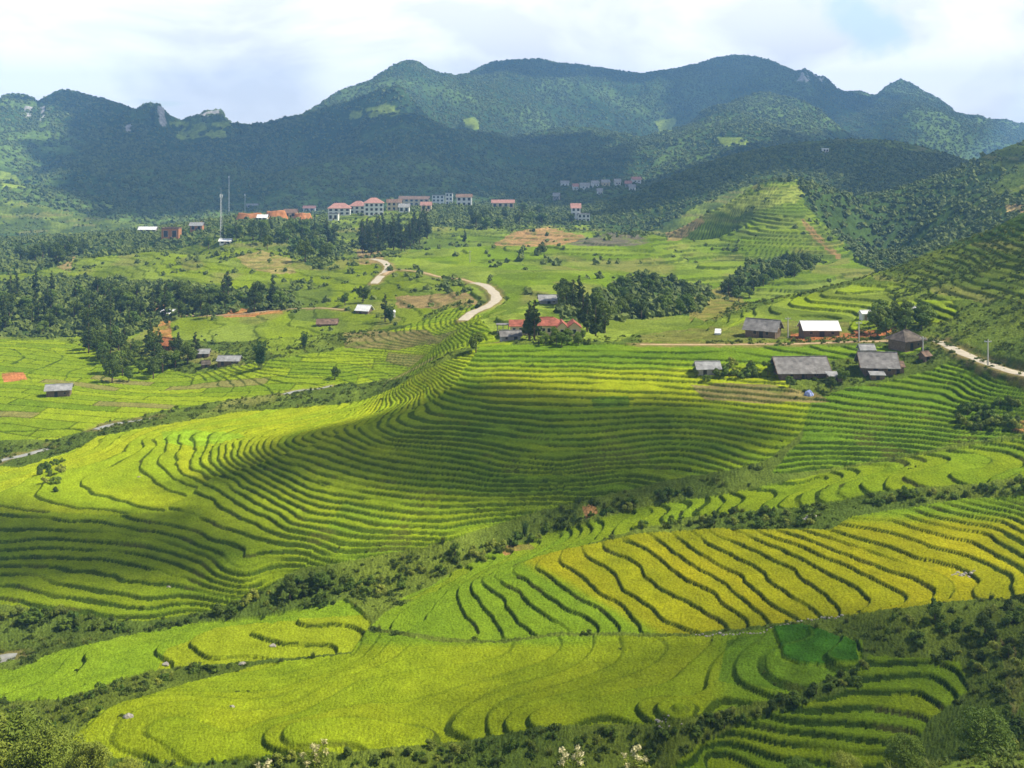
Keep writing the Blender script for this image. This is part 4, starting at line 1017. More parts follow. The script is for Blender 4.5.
grove([('broad', 0), ('green', 1), ('broad', 2), ('pine', 2)], 'valley_tree', 'leafy tree in the clump around the orange roofed house on the left', 'tree', 'trees around the left hamlet',
      [(72, 345), (110, 340), (150, 345), (165, 356), (200, 350), (196, 366), (160, 378), (110, 384), (84, 372)], 36, 4, 0.6, 1.0, 3)
grove([('green', 1), ('green', 0), ('broad', 2)], 'hillside_tree', 'tree in the wood on the green hump behind the red roofed building', 'tree', 'trees of the wood on the hump',
      [(600, 318), (592, 302), (612, 288), (640, 278), (680, 284), (706, 290), (712, 300), (695, 314), (650, 320)], 40, 4.5, 0.5, 0.85, 4)
grove([('pine', 1), ('pine', 2), ('broad', 0)], 'tall_tree', 'tall dark tree in the line between the grey roof and the wooded hump', 'tree', 'tall trees in the line right of the grey roof',
      [(556, 302), (580, 300), (604, 318), (606, 338), (588, 336), (566, 316)], 10, 4.5, 0.65, 1.1, 5)
grove([('pine', 0), ('pine', 1)], 'conifer', 'dark conifer in the clump covering the middle of the red roofed building', 'conifer', 'conifers before the red roof',
      [(521, 338), (528, 335), (536, 336), (538, 341), (524, 342)], 5, 1.6, 0.7, 0.95, 6)
grove([('green', 0), ('green', 1)], 'garden_tree', 'low bright tree in the front garden of the red roofed building', 'tree', 'garden trees before the red roof',
      [(541, 343), (580, 338), (590, 342), (560, 348), (548, 348)], 9, 2.5, 0.4, 0.65, 7)
grove([('broad', 0), ('green', 0), ('pine', 1), ('green', 1)], 'hilltop_tree', 'tree on the knoll below the orange cuttings of the town', 'tree', 'trees on the town knoll',
      [(200, 250), (230, 236), (300, 228), (335, 232), (334, 262), (300, 262), (285, 254), (240, 246)], 44, 8, 1.0, 1.5, 8)
grove([('broad', 1), ('broad', 2)], 'copse_tree', 'tree in the dark copse at the left edge below the mountain', 'tree', 'copse trees at the left edge',
      [(14, 262), (60, 254), (90, 256), (70, 266), (30, 268)], 12, 9, 1.3, 1.8, 9)
grove([('green', 0), ('broad', 1), ('green', 1)], 'farm_tree', 'leafy tree between the white roofed shed and the right hillside', 'tree', 'trees right of the white roofed shed',
      [(872, 328), (884, 318), (925, 318), (930, 330), (905, 338), (880, 338)], 15, 3, 0.55, 0.85, 10)
grove([('green', 1), ('broad', 0)], 'slope_tree', 'tree in the thicket on the slope of the terraced cone hill', 'tree', 'trees on the cone hill slope',
      [(720, 296), (750, 284), (780, 272), (812, 262), (816, 268), (780, 282), (740, 302)], 18, 6, 0.7, 1.1, 11)
grove([('broad', 1), ('green', 0)], 'village_tree', 'tree among the low buildings right of the hotels', 'tree', 'trees near the far white building',
      [(470, 232), (470, 216), (520, 212), (570, 218), (574, 226), (520, 228)], 16, 14, 1.2, 1.8, 12)
for a in [  # kind, var, name, label, cat, x, y, s
 ('bamboo', 0, 'bamboo_clump', 'tall bamboo clump standing alone right of the long grey farm roof on the left', 'bamboo', 260, 369, 1.0),
 ('bamboo', 1, 'bamboo_clump', 'small bamboo clump in green paddies below the white roofed hut', 'bamboo', 304, 348, 0.62),
 ('pine', 1, 'slender_tree', 'slender upright dark tree just right of the small white roofed hut', 'tree', 385, 322, 0.95),
 ('bamboo', 1, 'bamboo_clump', 'leaning dark bamboo clump beside the slender tree and the white wall', 'bamboo', 391, 323, 0.75),
 ('broad', 0, 'round_tree', 'small round dark tree alone in the green paddies above the stream', 'tree', 335, 380, 0.5),
 ('broad', 2, 'broad_tree', 'bushy dark tree behind the small white roofed hut', 'tree', 363, 303, 0.85),
 ('green', 1, 'broad_tree', 'pale green tree left of the small white roofed hut', 'tree', 345, 306, 0.8),
 ('broad', 1, 'round_tree', 'dark tree on the terrace edge at the left end of the middle fields', 'tree', 476, 352, 0.6),
 ('pine', 2, 'slender_tree', 'lone pine on the field plateau beyond the upper road', 'tree', 465, 243, 0.9),
 ('broad', 0, 'round_tree', 'lone dark bush tree in the middle of the far plateau fields', 'tree', 541, 254, 0.8),
 ('green', 0, 'garden_tree', 'low tree between the two dark roofed farmhouses', 'tree', 842, 384, 0.5),
 ('green', 1, 'garden_tree', 'small tree at the left corner of the large grey roofed farmhouse', 'tree', 768, 376, 0.5),
 ('broad', 1, 'pole_tree', 'dark tree touching the uphill side of the dark pitched farmhouse roof', 'tree', 897, 343, 0.45),
 ('green', 0, 'garden_tree', 'pale leafy tree in front of the large grey roofed farmhouse', 'tree', 790, 388, 0.35),
 ('broad', 2, 'garden_tree', 'thin dark tree right of the blue and white bundle', 'tree', 831, 392, 0.4),
]:
    plant(a[0], a[1], a[2], a[3], a[4], spot(a[5], a[6]), None, a[7])
SH = [  # label, group, outline, n, smin, smax
 ('leafy shrub in the overgrown gully below the middle terraces', 'gully shrubs', [(300, 598), (400, 575), (480, 548), (560, 523), (620, 508), (690, 488), (700, 494), (640, 507), (560, 530), (480, 562), (400, 592), (320, 606)], 60, 0.35, 1.15),
 ('shrub in the dark hedge between the green strip and the golden terraces', 'middle hedge shrubs', [(640, 526), (700, 517), (760, 513), (812, 510), (812, 526), (760, 526), (700, 528), (650, 532)], 34, 0.35, 0.95),
 ('shrub in the hedge along the right edge above the golden terraces', 'right hedge shrubs', [(860, 504), (900, 494), (960, 490), (1024, 482), (1024, 494), (970, 498), (905, 508)], 28, 0.35, 0.95),
 ('dark shrub in the thick cover at the left end of the creek', 'left creek shrubs', [(0, 612), (60, 614), (150, 626), (200, 616), (262, 594), (330, 572), (340, 590), (262, 606), (200, 624), (140, 634), (40, 628), (0, 622)], 44, 0.4, 1.3),
 ('shrub on the dark bushy slope right of the lower terraces', 'lower right shrubs', [(880, 622), (940, 606), (1024, 602), (1024, 760), (940, 760), (975, 700), (968, 658), (900, 650)], 46, 0.4, 1.15),
 ('shrub on the bank between the bright paddies and the lower right terraces', 'lower bank shrubs', [(700, 724), (760, 708), (850, 674), (866, 660), (862, 684), (800, 706), (740, 726), (690, 740)], 26, 0.4, 1.0),
 ('shrub along the grassy bank at the foot of the nearest paddies', 'foot bank shrubs', [(150, 766), (340, 756), (470, 746), (600, 734), (690, 728), (650, 762), (400, 767)], 44, 0.35, 0.85),
 ('shrub on the weedy bank between the two left lower paddies', 'left bank shrubs', [(60, 700), (110, 684), (180, 672), (240, 664), (230, 672), (140, 692), (96, 716), (50, 730)], 26, 0.3, 0.8),
 ('low shrub in the patch of scrub at the left among the ripe paddies', 'scrub patch shrubs', [(38, 462), (62, 458), (66, 480), (56, 492), (42, 482)], 12, 0.7, 1.2),
 ('shrub in the row left of the large grey roofed farmhouse', 'farmhouse shrubs', [(690, 374), (720, 366), (760, 368), (764, 380), (700, 382)], 16, 0.9, 1.5),
 ('shrub on the steep weedy steps right of the green stair terraces', 'right step shrubs', [(960, 405), (1024, 400), (1024, 432), (980, 436), (955, 424)], 22, 0.8, 1.4),
]
for i, (lb, gp, poly, n, s0, s1) in enumerate(SH):
    r = random.Random(50 + i)
    for j, p in enumerate(pts_in(poly, n, 1.3, 50 + i)):
        plant('shrub', j % 4, 'shrub', lb, 'shrub', p - Vector((0, 0, 0.1)), gp, r.uniform(s0, s1))
for kd, v, nm, lb, ct, a_, b_, sc_ in [
 ('green', 0, 'young_tree', 'young leafy tree in the dark thicket at the right end of the creek thicket', 'tree', 322, 590, .42), ('broad', 1, 'round_tree', 'broad dark tree in the gully just left of the pale branch', 'tree', 290, 600, .5),
 ('green', 1, 'young_tree', 'small bright tree in the middle of the long gully', 'tree', 455, 556, .33), ('bamboo', 0, 'bamboo_clump', 'small bamboo in the gully under the middle terraces', 'bamboo', 525, 536, .3),
 ('green', 0, 'young_tree', 'small tree at the upper right end of the gully', 'tree', 668, 500, .35), ('green', 1, 'young_tree', 'small tree standing above the hedge right of the green strip', 'tree', 905, 498, .3),
 ('broad', 2, 'round_tree', 'dark low tree on the slope above the lower right terraces', 'tree', 985, 640, .4), ('green', 1, 'young_tree', 'bright low tree among the lower right shrubs', 'tree', 935, 625, .35)]:
    plant(kd, v, nm, lb, ct, spot(a_, b_), None, sc_)
# big bushes at the lower left, close to the camera, and the pale-tipped ones along the lower edge
def near(px, Y): 
    x = (px - 512) / F * Y; return Vector((x, Y, float(gz(x, Y))))
for px, Y, v, s, lb in [(4, 104, 1, 1.5, 'big yellow green bush filling the lower left corner'), (52, 106, 3, 1.1, 'darker green bush second from the lower left corner'), (92, 103, 1, 0.8, 'small yellow green bush at the right end of the corner bushes'),
                        (-40, 100, 3, 1.6, 'green bush cut by the left edge of the picture'), (128, 101, 3, 0.55, 'low leafy bush right of the corner bushes at the lower edge'), (35, 98, 1, 1.1, 'leafy bush lowest in the lower left corner'),
                        (800, 104, 0, 0.55, 'green bush at the lower edge below the dark terraces'), (845, 104, 3, 0.6, 'yellow green bush at the lower edge right of the dark terraces'), (905, 105, 2, 0.75, 'dark bush at the lower edge near the right corner'), (985, 104, 0, 0.95, 'tall dark bush filling the lower right corner')]:
    p = near(px, Y); plant('bush', v, 'bush', lb, 'bush', p, None, s)
def pale(px, Y, htop, n, seed, label):
    x = (px - 512) / F * Y; z0 = float(gz(x, Y)); z1 = -(htop - HOR) / F * Y; H_ = z1 - z0
    r = random.Random(seed); mb = MB(); c = []; q = []
    for i in range(n):
        a = r.uniform(0, 6.283); s_ = r.uniform(0.2, 1.1); h = H_ * r.uniform(0.72, 1.0)
        P_ = [(math.cos(a) * s_ * (k / 4) ** 1.5, math.sin(a) * s_ * (k / 4) ** 1.5, -0.2 + (h + 0.1) * k / 4) for k in range(5)]
        mb.tube(P_, [0.035, 0.03, 0.025, 0.018, 0.01], 5); c.append(P_[4]); q.append(0.34)
    t = thing('flowering_shrub', label, 'shrub', (x, Y, z0))
    V, Fc = leaves([(a_[0], a_[1], a_[2] - 0.05) for a_ in c], [0.28] * n, 26 * n, 0.11, 1.8, 0.35, seed, 0.8, 0.2, 0.1); link('pale_leaves', meshof('pale_leaves', V, Fc, M_leafp), t)
    V, Fc = leaves([(a_[0] * 0.9, a_[1] * 0.9, a_[2] - 0.65) for a_ in c], [0.6] * n, 34 * n, 0.10, 1.6, 0.4, seed + 1, 0.9, 0.2, 0.1); link('foliage', meshof('lower_leaves', V, Fc, M_leafy), t)
    mb.obj('stem', M_bark, t, True)
pale(315, 92, 741, 11, 1, 'pale leaved twiggy shrub at the lower edge, leftmost of three')
pale(268, 92, 757, 5, 6, 'tiny pale twig just left of the twiggy shrub at the lower edge')
pale(568, 92, 745, 8, 2, 'pale leaved twiggy shrub at the lower edge, middle of three')
pale(634, 92, 748, 7, 3, 'cream tipped shrub at the lower edge, rightmost of three')

# ------------------------------------------------------------------ roads, path and stream: laid on the ground
def strip(name, d, wd, mat, lift=0.05):
    n = len(d); V = []; Fc = []; M_ = 4
    for i in range(n):
        t_ = d[min(i + 1, n - 1)] - d[max(i - 1, 0)]; t_ = t_[:2] / np.hypot(*t_[:2]); q = np.array((-t_[1], t_[0])); w = wd[i] * (1 + 0.3 * (vnoise(np.array(i * .6), np.array(n * 1.), 5) - .5))
        for k in range(M_ + 1):
            p = d[i, :2] + q * w * (k / M_ - 0.5); V.append((p[0], p[1], d[i, 2] + lift + (0.03 if 0 < k < M_ else -0.02)))
    for i in range(n - 1):
        for k in range(M_): Fc.append((i * (M_ + 1) + k, i * (M_ + 1) + k + 1, (i + 1) * (M_ + 1) + k + 1, (i + 1) * (M_ + 1) + k))
    me = meshof(name, V, Fc, mat, True)
    if me.polygons[0].normal.z < 0: me.flip_normals()
    o = link(name, me); o['kind'] = 'structure'
M_road = solid('pale_road', (0.44, 0.39, 0.30), 0.95, 0.05, 0.14, 0.6)
M_dirt = solid('dirt_track', (0.42, 0.30, 0.17), 0.95, 0.05, 0.2, 0.6)
M_water = solid('stream_water', (0.30, 0.29, 0.24), 0.25, 0.5, 0.3, 0.8, 0.2)
for kind_, d, wd in WAYS:
    strip(kind_, d, wd, {'road': M_road, 'track': M_dirt, 'stream': M_water}[kind_], -0.18 if kind_ == 'stream' else 0.05)
# ------------------------------------------------------------------ buildings
M_wood = solid('weathered_planks', (0.17, 0.125, 0.085), 0.9, 0.1, 0.35, 3)
M_woodl = solid('pale_planks', (0.30, 0.22, 0.14), 0.9, 0.1, 0.25, 3)
M_white = solid('white_plaster', (0.74, 0.73, 0.70), 0.9, 0.1, 0.06, 0.6)
M_cream = solid('cream_plaster', (0.66, 0.54, 0.34), 0.9, 0.1, 0.08, 0.6)
M_dark = solid('dark_opening', (0.02, 0.022, 0.025), 0.4, 0.4, 0.2, 1)
M_grey = solid('grey_render', (0.32, 0.31, 0.29), 0.9, 0.1, 0.2, 0.8)
M_clay = solid('orange_wall', (0.44, 0.20, 0.09), 0.9, 0.1, 0.2, 0.6)
def roof_mat(name, col, k=6.0, var=0.25, rough=0.75, spec=0.2):
    """rows of sheets or tiles: bands down the slope plus weather stains"""
    m, t, b = new_mat(name, rough, spec)
    tc = t.nodes.new('ShaderNodeTexCoord'); w = t.nodes.new('ShaderNodeTexWave'); w.inputs['Scale'].default_value = k; w.inputs['Distortion'].default_value = 0.6; w.bands_direction = 'X'
    n = t.nodes.new('ShaderNodeTexNoise'); n.inputs['Scale'].default_value = 0.9; n.inputs['Detail'].default_value = 7
    t.links.new(tc.outputs['Object'], w.inputs['Vector']); t.links.new(tc.outputs['Object'], n.inputs['Vector'])
    r = t.nodes.new('ShaderNodeValToRGB'); t.links.new(n.outputs[0], r.inputs[0]); r.color_ramp.elements[0].position = 0.32; r.color_ramp.elements[1].position = 0.68
    r.color_ramp.elements[0].color = tuple(c * (1 - var) for c in col) + (1,); r.color_ramp.elements[1].color = tuple(min(1, c * (1 + var)) for c in col) + (1,)
    vo = t.nodes.new('ShaderNodeTexVoronoi'); vo.inputs['Scale'].default_value = 0.9; vo.distance = 'CHEBYCHEV'; t.links.new(tc.outputs['Object'], vo.inputs['Vector'])
    sv = t.nodes.new('ShaderNodeSeparateColor'); t.links.new(vo.outputs['Color'], sv.inputs[0])
    mv = t.nodes.new('ShaderNodeMapRange'); mv.inputs[3].default_value = 1 - var; mv.inputs[4].default_value = 1 + var * .8; t.links.new(sv.outputs[0], mv.inputs[0])
    sc = t.nodes.new('ShaderNodeVectorMath'); sc.operation = 'SCALE'; t.links.new(r.outputs[0], sc.inputs[0]); t.links.new(mv.outputs[0], sc.inputs['Scale'])
    t.links.new(sc.outputs[0], b.inputs['Base Color'])
    bp = t.nodes.new('ShaderNodeBump'); bp.inputs['Strength'].default_value = 0.5; bp.inputs['Distance'].default_value = 0.05
    t.links.new(w.outputs[0], bp.inputs['Height']); t.links.new(bp.outputs[0], b.inputs['Normal'])
    return m
R_grey = roof_mat('grey_shingle_roof', (0.20, 0.19, 0.18), 3)
R_lgrey = roof_mat('pale_grey_roof', (0.30, 0.30, 0.295), 3, 0.2)
R_white = roof_mat('bright_sheet_roof', (0.80, 0.80, 0.78), 4, 0.05)
R_dark = roof_mat('dark_thatch_roof', (0.105, 0.085, 0.065), 3, 0.35)
R_red = roof_mat('red_tile_roof', (0.33, 0.105, 0.065), 5, 0.25)
R_pink = roof_mat('faded_red_roof', (0.40, 0.21, 0.17), 5, 0.2)
R_orange = roof_mat('orange_tile_roof', (0.55, 0.20, 0.07), 5, 0.2)
R_rust = roof_mat('brown_sheet_roof', (0.20, 0.13, 0.09), 5, 0.3)

def window_at(root, x, y, z, w, h, face, frame_m, proud=0.04, sub=True):
    """face: 'f','b','l','r' = wall it sits in; frame with a dark pane as its sub-part"""
    fr_ = MB(); pa = MB(); t_ = 0.08
    ax = face in 'fb'; sgn = {'f': -1, 'b': 1, 'l': -1, 'r': 1}[face]
    def bx(mb, a0, a1, z0, z1, d0, d1):
        d0, d1 = sorted((sgn * d0, sgn * d1))
        if ax: mb.box(x + a0, x + a1, y + d0, y + d1, z0, z1)
        else: mb.box(x + d0, x + d1, y + a0, y + a1, z0, z1)
    bx(fr_, -w / 2 - t_, -w / 2, z - h / 2 - t_, z + h / 2 + t_, 0.003, proud + 0.04); bx(fr_, w / 2, w / 2 + t_, z - h / 2 - t_, z + h / 2 + t_, 0.003, proud + 0.04)
    bx(fr_, -w / 2, w / 2, z + h / 2, z + h / 2 + t_, 0.003, proud + 0.04); bx(fr_, -w / 2, w / 2, z - h / 2 - t_, z - h / 2, 0.003, proud + 0.06)
    bx(pa, -w / 2, w / 2, z - h / 2, z + h / 2, 0.004, proud)
    o = fr_.obj('window', frame_m, root)
    if sub: pa.obj('pane', M_dark, o)
    return o
def house(name, label, cat, p, rz, L_, Wd, hw, hr, wall, roofm, kind='gable', ov=0.6, wins=(), doors=(), posts=0, chim=False, group=None, base=0.9, frame=None, floors=1, gable_m=None, ridge=None):
    """p: centre of the front foot of the house. L_ along x, Wd deep, ridge along x"""
    t = thing(name, label, cat, p, rz, group, 0.93 if hw < 4 else 1.0)
    x0, x1, y0, y1 = -L_ / 2, L_ / 2, 0.0, Wd
    wm = MB(); wm.box(x0, x1, y0, y1, -base, hw)
    g = MB(); rt = 0.14; hy = Wd / 2
    if kind == 'gable':
        (g if gable_m else wm).add([(x0 + .003, y0, hw), (x0 + .003, y1, hw), (x0 + .003, hy, hw + hr), (x1 - .003, y0, hw), (x1 - .003, y1, hw), (x1 - .003, hy, hw + hr)], [(0, 2, 1), (3, 4, 5), (0, 3, 5, 2), (1, 2, 5, 4)])
    wm.obj('wall', wall, t)
    if gable_m and kind == 'gable': g.obj('gable', gable_m, t)
    rf = MB(); sl = hr / hy; ro = ov * sl; zr = 0.05 + rt
    if kind == 'gable':
        rf.slab([(x0 - ov, y0 - ov, hw - ro + zr), (x1 + ov, y0 - ov, hw - ro + zr), (x1 + ov, hy, hw + hr + zr), (x0 - ov, hy, hw + hr + zr)], rt)
        rf.slab([(x1 + ov, y1 + ov, hw - ro + zr), (x0 - ov, y1 + ov, hw - ro + zr), (x0 - ov, hy + 0.004, hw + hr + zr - .004), (x1 + ov, hy + 0.004, hw + hr + zr - .004)], rt)
        rf.box(x0 - ov, x1 + ov, hy - 0.14, hy + 0.14, hw + hr + zr - .02, hw + hr + zr + 0.1)
    elif kind == 'hip':
        rl = max(0.3, L_ / 2 - Wd * 0.42); z = hw + 0.05; X0, X1, Y0, Y1 = x0 - ov, x1 + ov, y0 - ov, y1 + ov
        V = [(X0, Y0, z), (X1, Y0, z), (X1, Y1, z), (X0, Y1, z), (-rl, hy, hw + hr), (rl, hy, hw + hr), (X0, Y0, z - rt), (X1, Y0, z - rt), (X1, Y1, z - rt), (X0, Y1, z - rt)]
        rf.add(V, [(0, 1, 5, 4), (1, 2, 5), (2, 3, 4, 5), (3, 0, 4), (0, 6, 7, 1), (1, 7, 8, 2), (2, 8, 9, 3), (3, 9, 6, 0), (9, 8, 7, 6)])
        rf.box(-rl, rl, hy - 0.15, hy + 0.15, hw + hr - 0.03, hw + hr + 0.1)
    elif kind == 'shed':
        rf.slab([(x0 - ov, y0 - ov, hw + 0.15), (x1 + ov, y0 - ov, hw + 0.15), (x1 + ov, y1 + ov, hw + hr + 0.15), (x0 - ov, y1 + ov, hw + hr + 0.15)], rt)
        wm2 = MB(); wm2.add([(x0, y1, hw), (x1, y1, hw), (x1, y1, hw + hr - .05), (x0, y1, hw + hr - .05), (x0, y0, hw), (x1, y0, hw)], [(0, 1, 2, 3), (4, 0, 3), (5, 2, 1), (4, 5, 1, 0)]); wm2.obj('upper_wall', wall, t)
    elif kind == 'flat':
        rf.box(x0 - ov, x1 + ov, y0 - ov, y1 + ov, hw + .003, hw + 0.22); 
        for a in ((x0 - ov, x1 + ov, y0 - ov, y0 - ov + .2), (x0 - ov, x1 + ov, y1 + ov - .2, y1 + ov), (x0 - ov, x0 - ov + .2, y0 - ov + .2, y1 + ov - .2), (x1 + ov - .2, x1 + ov, y0 - ov + .2, y1 + ov - .2)): rf.box(*a, hw + .224, hw + 0.7)
    ro_ = rf.obj('roof', roofm, t)
    if chim: MB().box(x1 - 1.6, x1 - 1.0, hy - .9, hy - .3, hw + hr * .5, hw + hr + 0.9).obj('chimney', wall, ro_)
    fm = frame or M_woodl
    for (face, u, z, w, h) in wins:
        if face == 'f': window_at(t, u, y0, z, w, h, 'f', fm)
        elif face == 'b': window_at(t, u, y1, z, w, h, 'b', fm)
        elif face == 'l': window_at(t, x0, u, z, w, h, 'l', fm)
        else: window_at(t, x1, u, z, w, h, 'r', fm)
    for (face, u, w, h) in doors:
        d = MB(); d2 = MB()
        if face == 'f': d.box(u - w / 2, u + w / 2, y0 - .05, y0 - .003, -0.1, h)
        elif face == 'l': d.box(x0 - .05, x0 - .003, u - w / 2, u + w / 2, -0.1, h)
        else: d.box(x1 + .003, x1 + .05, u - w / 2, u + w / 2, -0.1, h)
        d.obj('door', M_dark if wall is not M_white else M_woodl, t)
    for i in range(posts):
        x = x0 + 0.2 + (L_ - 0.4) * i / (posts - 1)
        MB().tube([(x, y0 - ov * .8, -base), (x, y0 - ov * .8, hw - ro * .5)], 0.09, 6).obj('post', M_wood, t)
    if ov > .8 and kind == 'gable':      # ridge-end barge boards
        for s_ in (-1, 1):
            x = s_ * (L_ / 2 + ov)
            MB().slab([(x - .06, y0 - ov, hw - ro + zr + .06), (x + .06, y0 - ov, hw - ro + zr + .06), (x + .06, hy, hw + hr + zr + .06), (x - .06, hy, hw + hr + zr + .06)], 0.25).obj('barge_board', M_wood, t)
    return t
def foot(px, py): return spot(px, py)
# the right hamlet
house('farmhouse', 'large low farmhouse with long grey shingle roof, nearest of the right hamlet', 'house', foot(804, 380), 0.04, 11.5, 7.5, 2.2, 2.6, M_wood, R_grey, 'gable', 1.1,
      wins=[('f', -3, 1.2, .9, .8), ('f', 3, 1.2, .9, .8)], doors=[('f', 0, 1.2, 1.9)], posts=5, base=1.5, chim=False)
house('lean_to', 'low grey lean-to shed at the right end of the large grey farmhouse', 'shed', foot(836, 383), 0.1, 3.0, 2.6, 1.4, 0.6, M_wood, R_lgrey, 'shed', .3, doors=[('f', 0, .8, 1.2)])
house('farmhouse', 'grey roofed farmhouse with two small lean-tos below the pale road', 'house', foot(880, 376), -0.12, 7.6, 7.0, 2.2, 2.5, M_wood, R_grey, 'gable', 1.0, wins=[('f', 2.2, 1.2, .8, .8)], doors=[('f', -1, 1.1, 1.9)], posts=3, base=1.5)
house('lean_to', 'pale roofed lean-to in front of the right grey farmhouse', 'shed', foot(878, 381), -0.1, 3.2, 2.2, 1.3, 0.5, M_wood, R_lgrey, 'shed', .3, doors=[('f', 0, .8, 1.2)])
house('lean_to', 'brown roofed annex at the right side of the right grey farmhouse', 'shed', foot(898, 374), -0.2, 2.8, 3.4, 1.6, 0.8, M_wood, R_rust, 'shed', .4, doors=[('f', 0, .8, 1.4)])
house('farmhouse', 'dark pitched farmhouse standing where the pale road comes in from the right', 'house', foot(914, 350), 0.5, 6.4, 5.6, 2.4, 2.4, M_wood, R_dark, 'hip', .9, wins=[('f', 1.6, 1.3, .8, .7), ('r', 2.6, 1.3, .8, .7)], doors=[('f', -.8, 1.0, 1.8)], base=1.4)
house('shed', 'little grey roofed shed between the two grey farmhouses', 'shed', foot(868, 357), 0.0, 3.4, 3.0, 1.6, 1.0, M_grey, R_lgrey, 'gable', .4, doors=[('f', 0, .9, 1.3)])
house('shed', 'tiny rust roofed shed below the dark pitched farmhouse', 'shed', foot(928, 361), 0.5, 2.0, 2.0, 1.3, .7, M_wood, R_rust, 'gable', .4, doors=[('f', 0, .8, 1.1)])
house('shed', 'pale grey roof half hidden by shrubs left of the large grey farmhouse', 'shed', foot(709, 376), 0.05, 5.6, 4.0, 1.6, 1.3, M_grey, R_lgrey, 'gable', .5, wins=[('f', 1.4, .9, .7, .6)], doors=[('f', -1, .9, 1.4)])
house('townhouse', 'grey roofed house with white gable end above the dirt track', 'house', foot(760, 336), -0.5, 8.6, 6.4, 2.5, 2.3, M_wood, R_grey, 'gable', .8, wins=[('f', -1.5, 1.5, .9, .9), ('f', 2, 1.5, .9, .9), ('r', 2.2, 1.6, .8, .9), ('r', 4.2, 1.6, .8, .9)], doors=[('f', .3, 1.1, 1.9)], gable_m=M_white, base=1.2)
house('long_shed', 'long shed with bright white sheet roof on red earth above the track', 'shed', foot(822, 337), -0.03, 9.8, 7.0, 2.0, 1.9, M_wood, R_white, 'gable', .5, wins=[('f', -3, 1.2, .9, .6), ('f', 3, 1.2, .9, .6)], doors=[('f', 0, 1.4, 1.7)], base=1.0)
house('hut', 'small white walled hut behind the right end of the white roofed shed', 'hut', foot(868, 318), 0.1, 3.4, 2.6, 1.9, .7, M_white, R_white, 'gable', .3, wins=[('f', .8, 1.2, .5, .5)], doors=[('f', -.7, .8, 1.5)])
house('hut', 'tiny white roofed hut on the scrubby slope above the farm trees', 'hut', foot(914, 313), 0.2, 2.4, 2.2, 1.2, .6, M_wood, R_white, 'gable', .3, doors=[('f', 0, .7, 1.0)])
# school
p = foot(545, 335)
t = house('red_roofed_building', 'long cream building with red tiled roofs behind dark conifers in the middle distance', 'building', p, 0.02, 11.5, 7.0, 3.0, 2.1, M_cream, R_red, 'hip', .6,
      wins=[('f', x, 1.6, 0.9, 1.2) for x in (-4.6, -2.9, -.4, 1.2, 4.5)], doors=[('f', 2.7, 1.0, 2.1), ('f', -1.7, 1.0, 2.1)], base=1.5, frame=M_white)
for s_, (cx, w) in enumerate(((5.2, 3.4), (8.8, 4.0))):
    mb = MB(); y0 = -1.6; mb.box(cx - w / 2, cx + w / 2, y0, 4.4, -1.5, 2.7); mb.add([(cx - w / 2, y0, 2.7), (cx + w / 2, y0, 2.7), (cx, y0, 4.2), (cx - w / 2, 4.4, 2.7), (cx + w / 2, 4.4, 2.7), (cx, 4.4, 4.2)], [(0, 1, 2), (3, 5, 4), (0, 2, 5, 3), (1, 4, 5, 2)])
    wg = mb.obj('front_wing', M_cream, t)
    r_m = MB(); o_ = .5
    for sg in (-1, 1): r_m.slab([(cx + sg * (w / 2 + o_), y0 - o_, 2.7 - o_ * .85 + .2), (cx + sg * (w / 2 + o_), 4.8, 2.7 - o_ * .85 + .2), (cx + sg * .002, 4.8, 4.4), (cx + sg * .002, y0 - o_, 4.4)], .14)
    r_m.obj('wing_roof', R_red, wg)
    window_at(t, cx, y0, 1.4, 1.2, 1.3, 'f', M_white)
mb = MB(); mb.box(-10.5, -6.0, 1.0, 6.5, -1.5, 2.9); wg = mb.obj('left_wing', M_cream, t)
r_m = MB(); r_m.slab([(-11, .4, 2.75), (-5.9, .4, 2.75), (-5.9, 3.8, 4.3), (-11, 3.8, 4.3)], .14); r_m.slab([(-5.9, 7.1, 2.75), (-11, 7.1, 2.75), (-11, 3.804, 4.296), (-5.9, 3.804, 4.296)], .14); r_m.obj('left_roof', R_red, wg)
for x in (-9.4, -7.4): window_at(t, x, 1.0, 1.6, .9, 1.1, 'f', M_white)
house('porch_shed', 'grey low roofed shed with pale gable in front of the left red roof', 'shed', foot(511, 341), 0.15, 5.6, 3.4, 1.5, 1.1, M_grey, R_grey, 'gable', .5, doors=[('f', 1.4, 1.0, 1.2)], gable_m=M_white, wins=[('f', -1.3, .8, .6, .5)])
mb = MB(); tt = thing('open_pavilion', 'small open verandah with posts at the left end of the red roofed building', 'verandah', foot(503, 333))
for x in (-1.6, 0, 1.6):
    for y in (0, 2.4): MB().tube([(x, y, -.6), (x, y, 2.2)], .1, 6).obj('post', M_grey, tt)
MB().box(-2, 2, -.4, 2.8, 2.2, 2.4).obj('roof', R_grey, tt); MB().box(-1.6, 1.6, -.05, .05, .85, 1.0).obj('rail', M_grey, tt)
house('barn', 'flat pale grey roof standing alone in grass behind the red roofed building', 'barn', foot(549, 301), 0.05, 7.0, 5.5, 1.5, 1.6, M_grey, R_lgrey, 'gable', .7, doors=[('f', 0, 1.2, 1.3)], wins=[('f', 2, .9, .6, .5)])
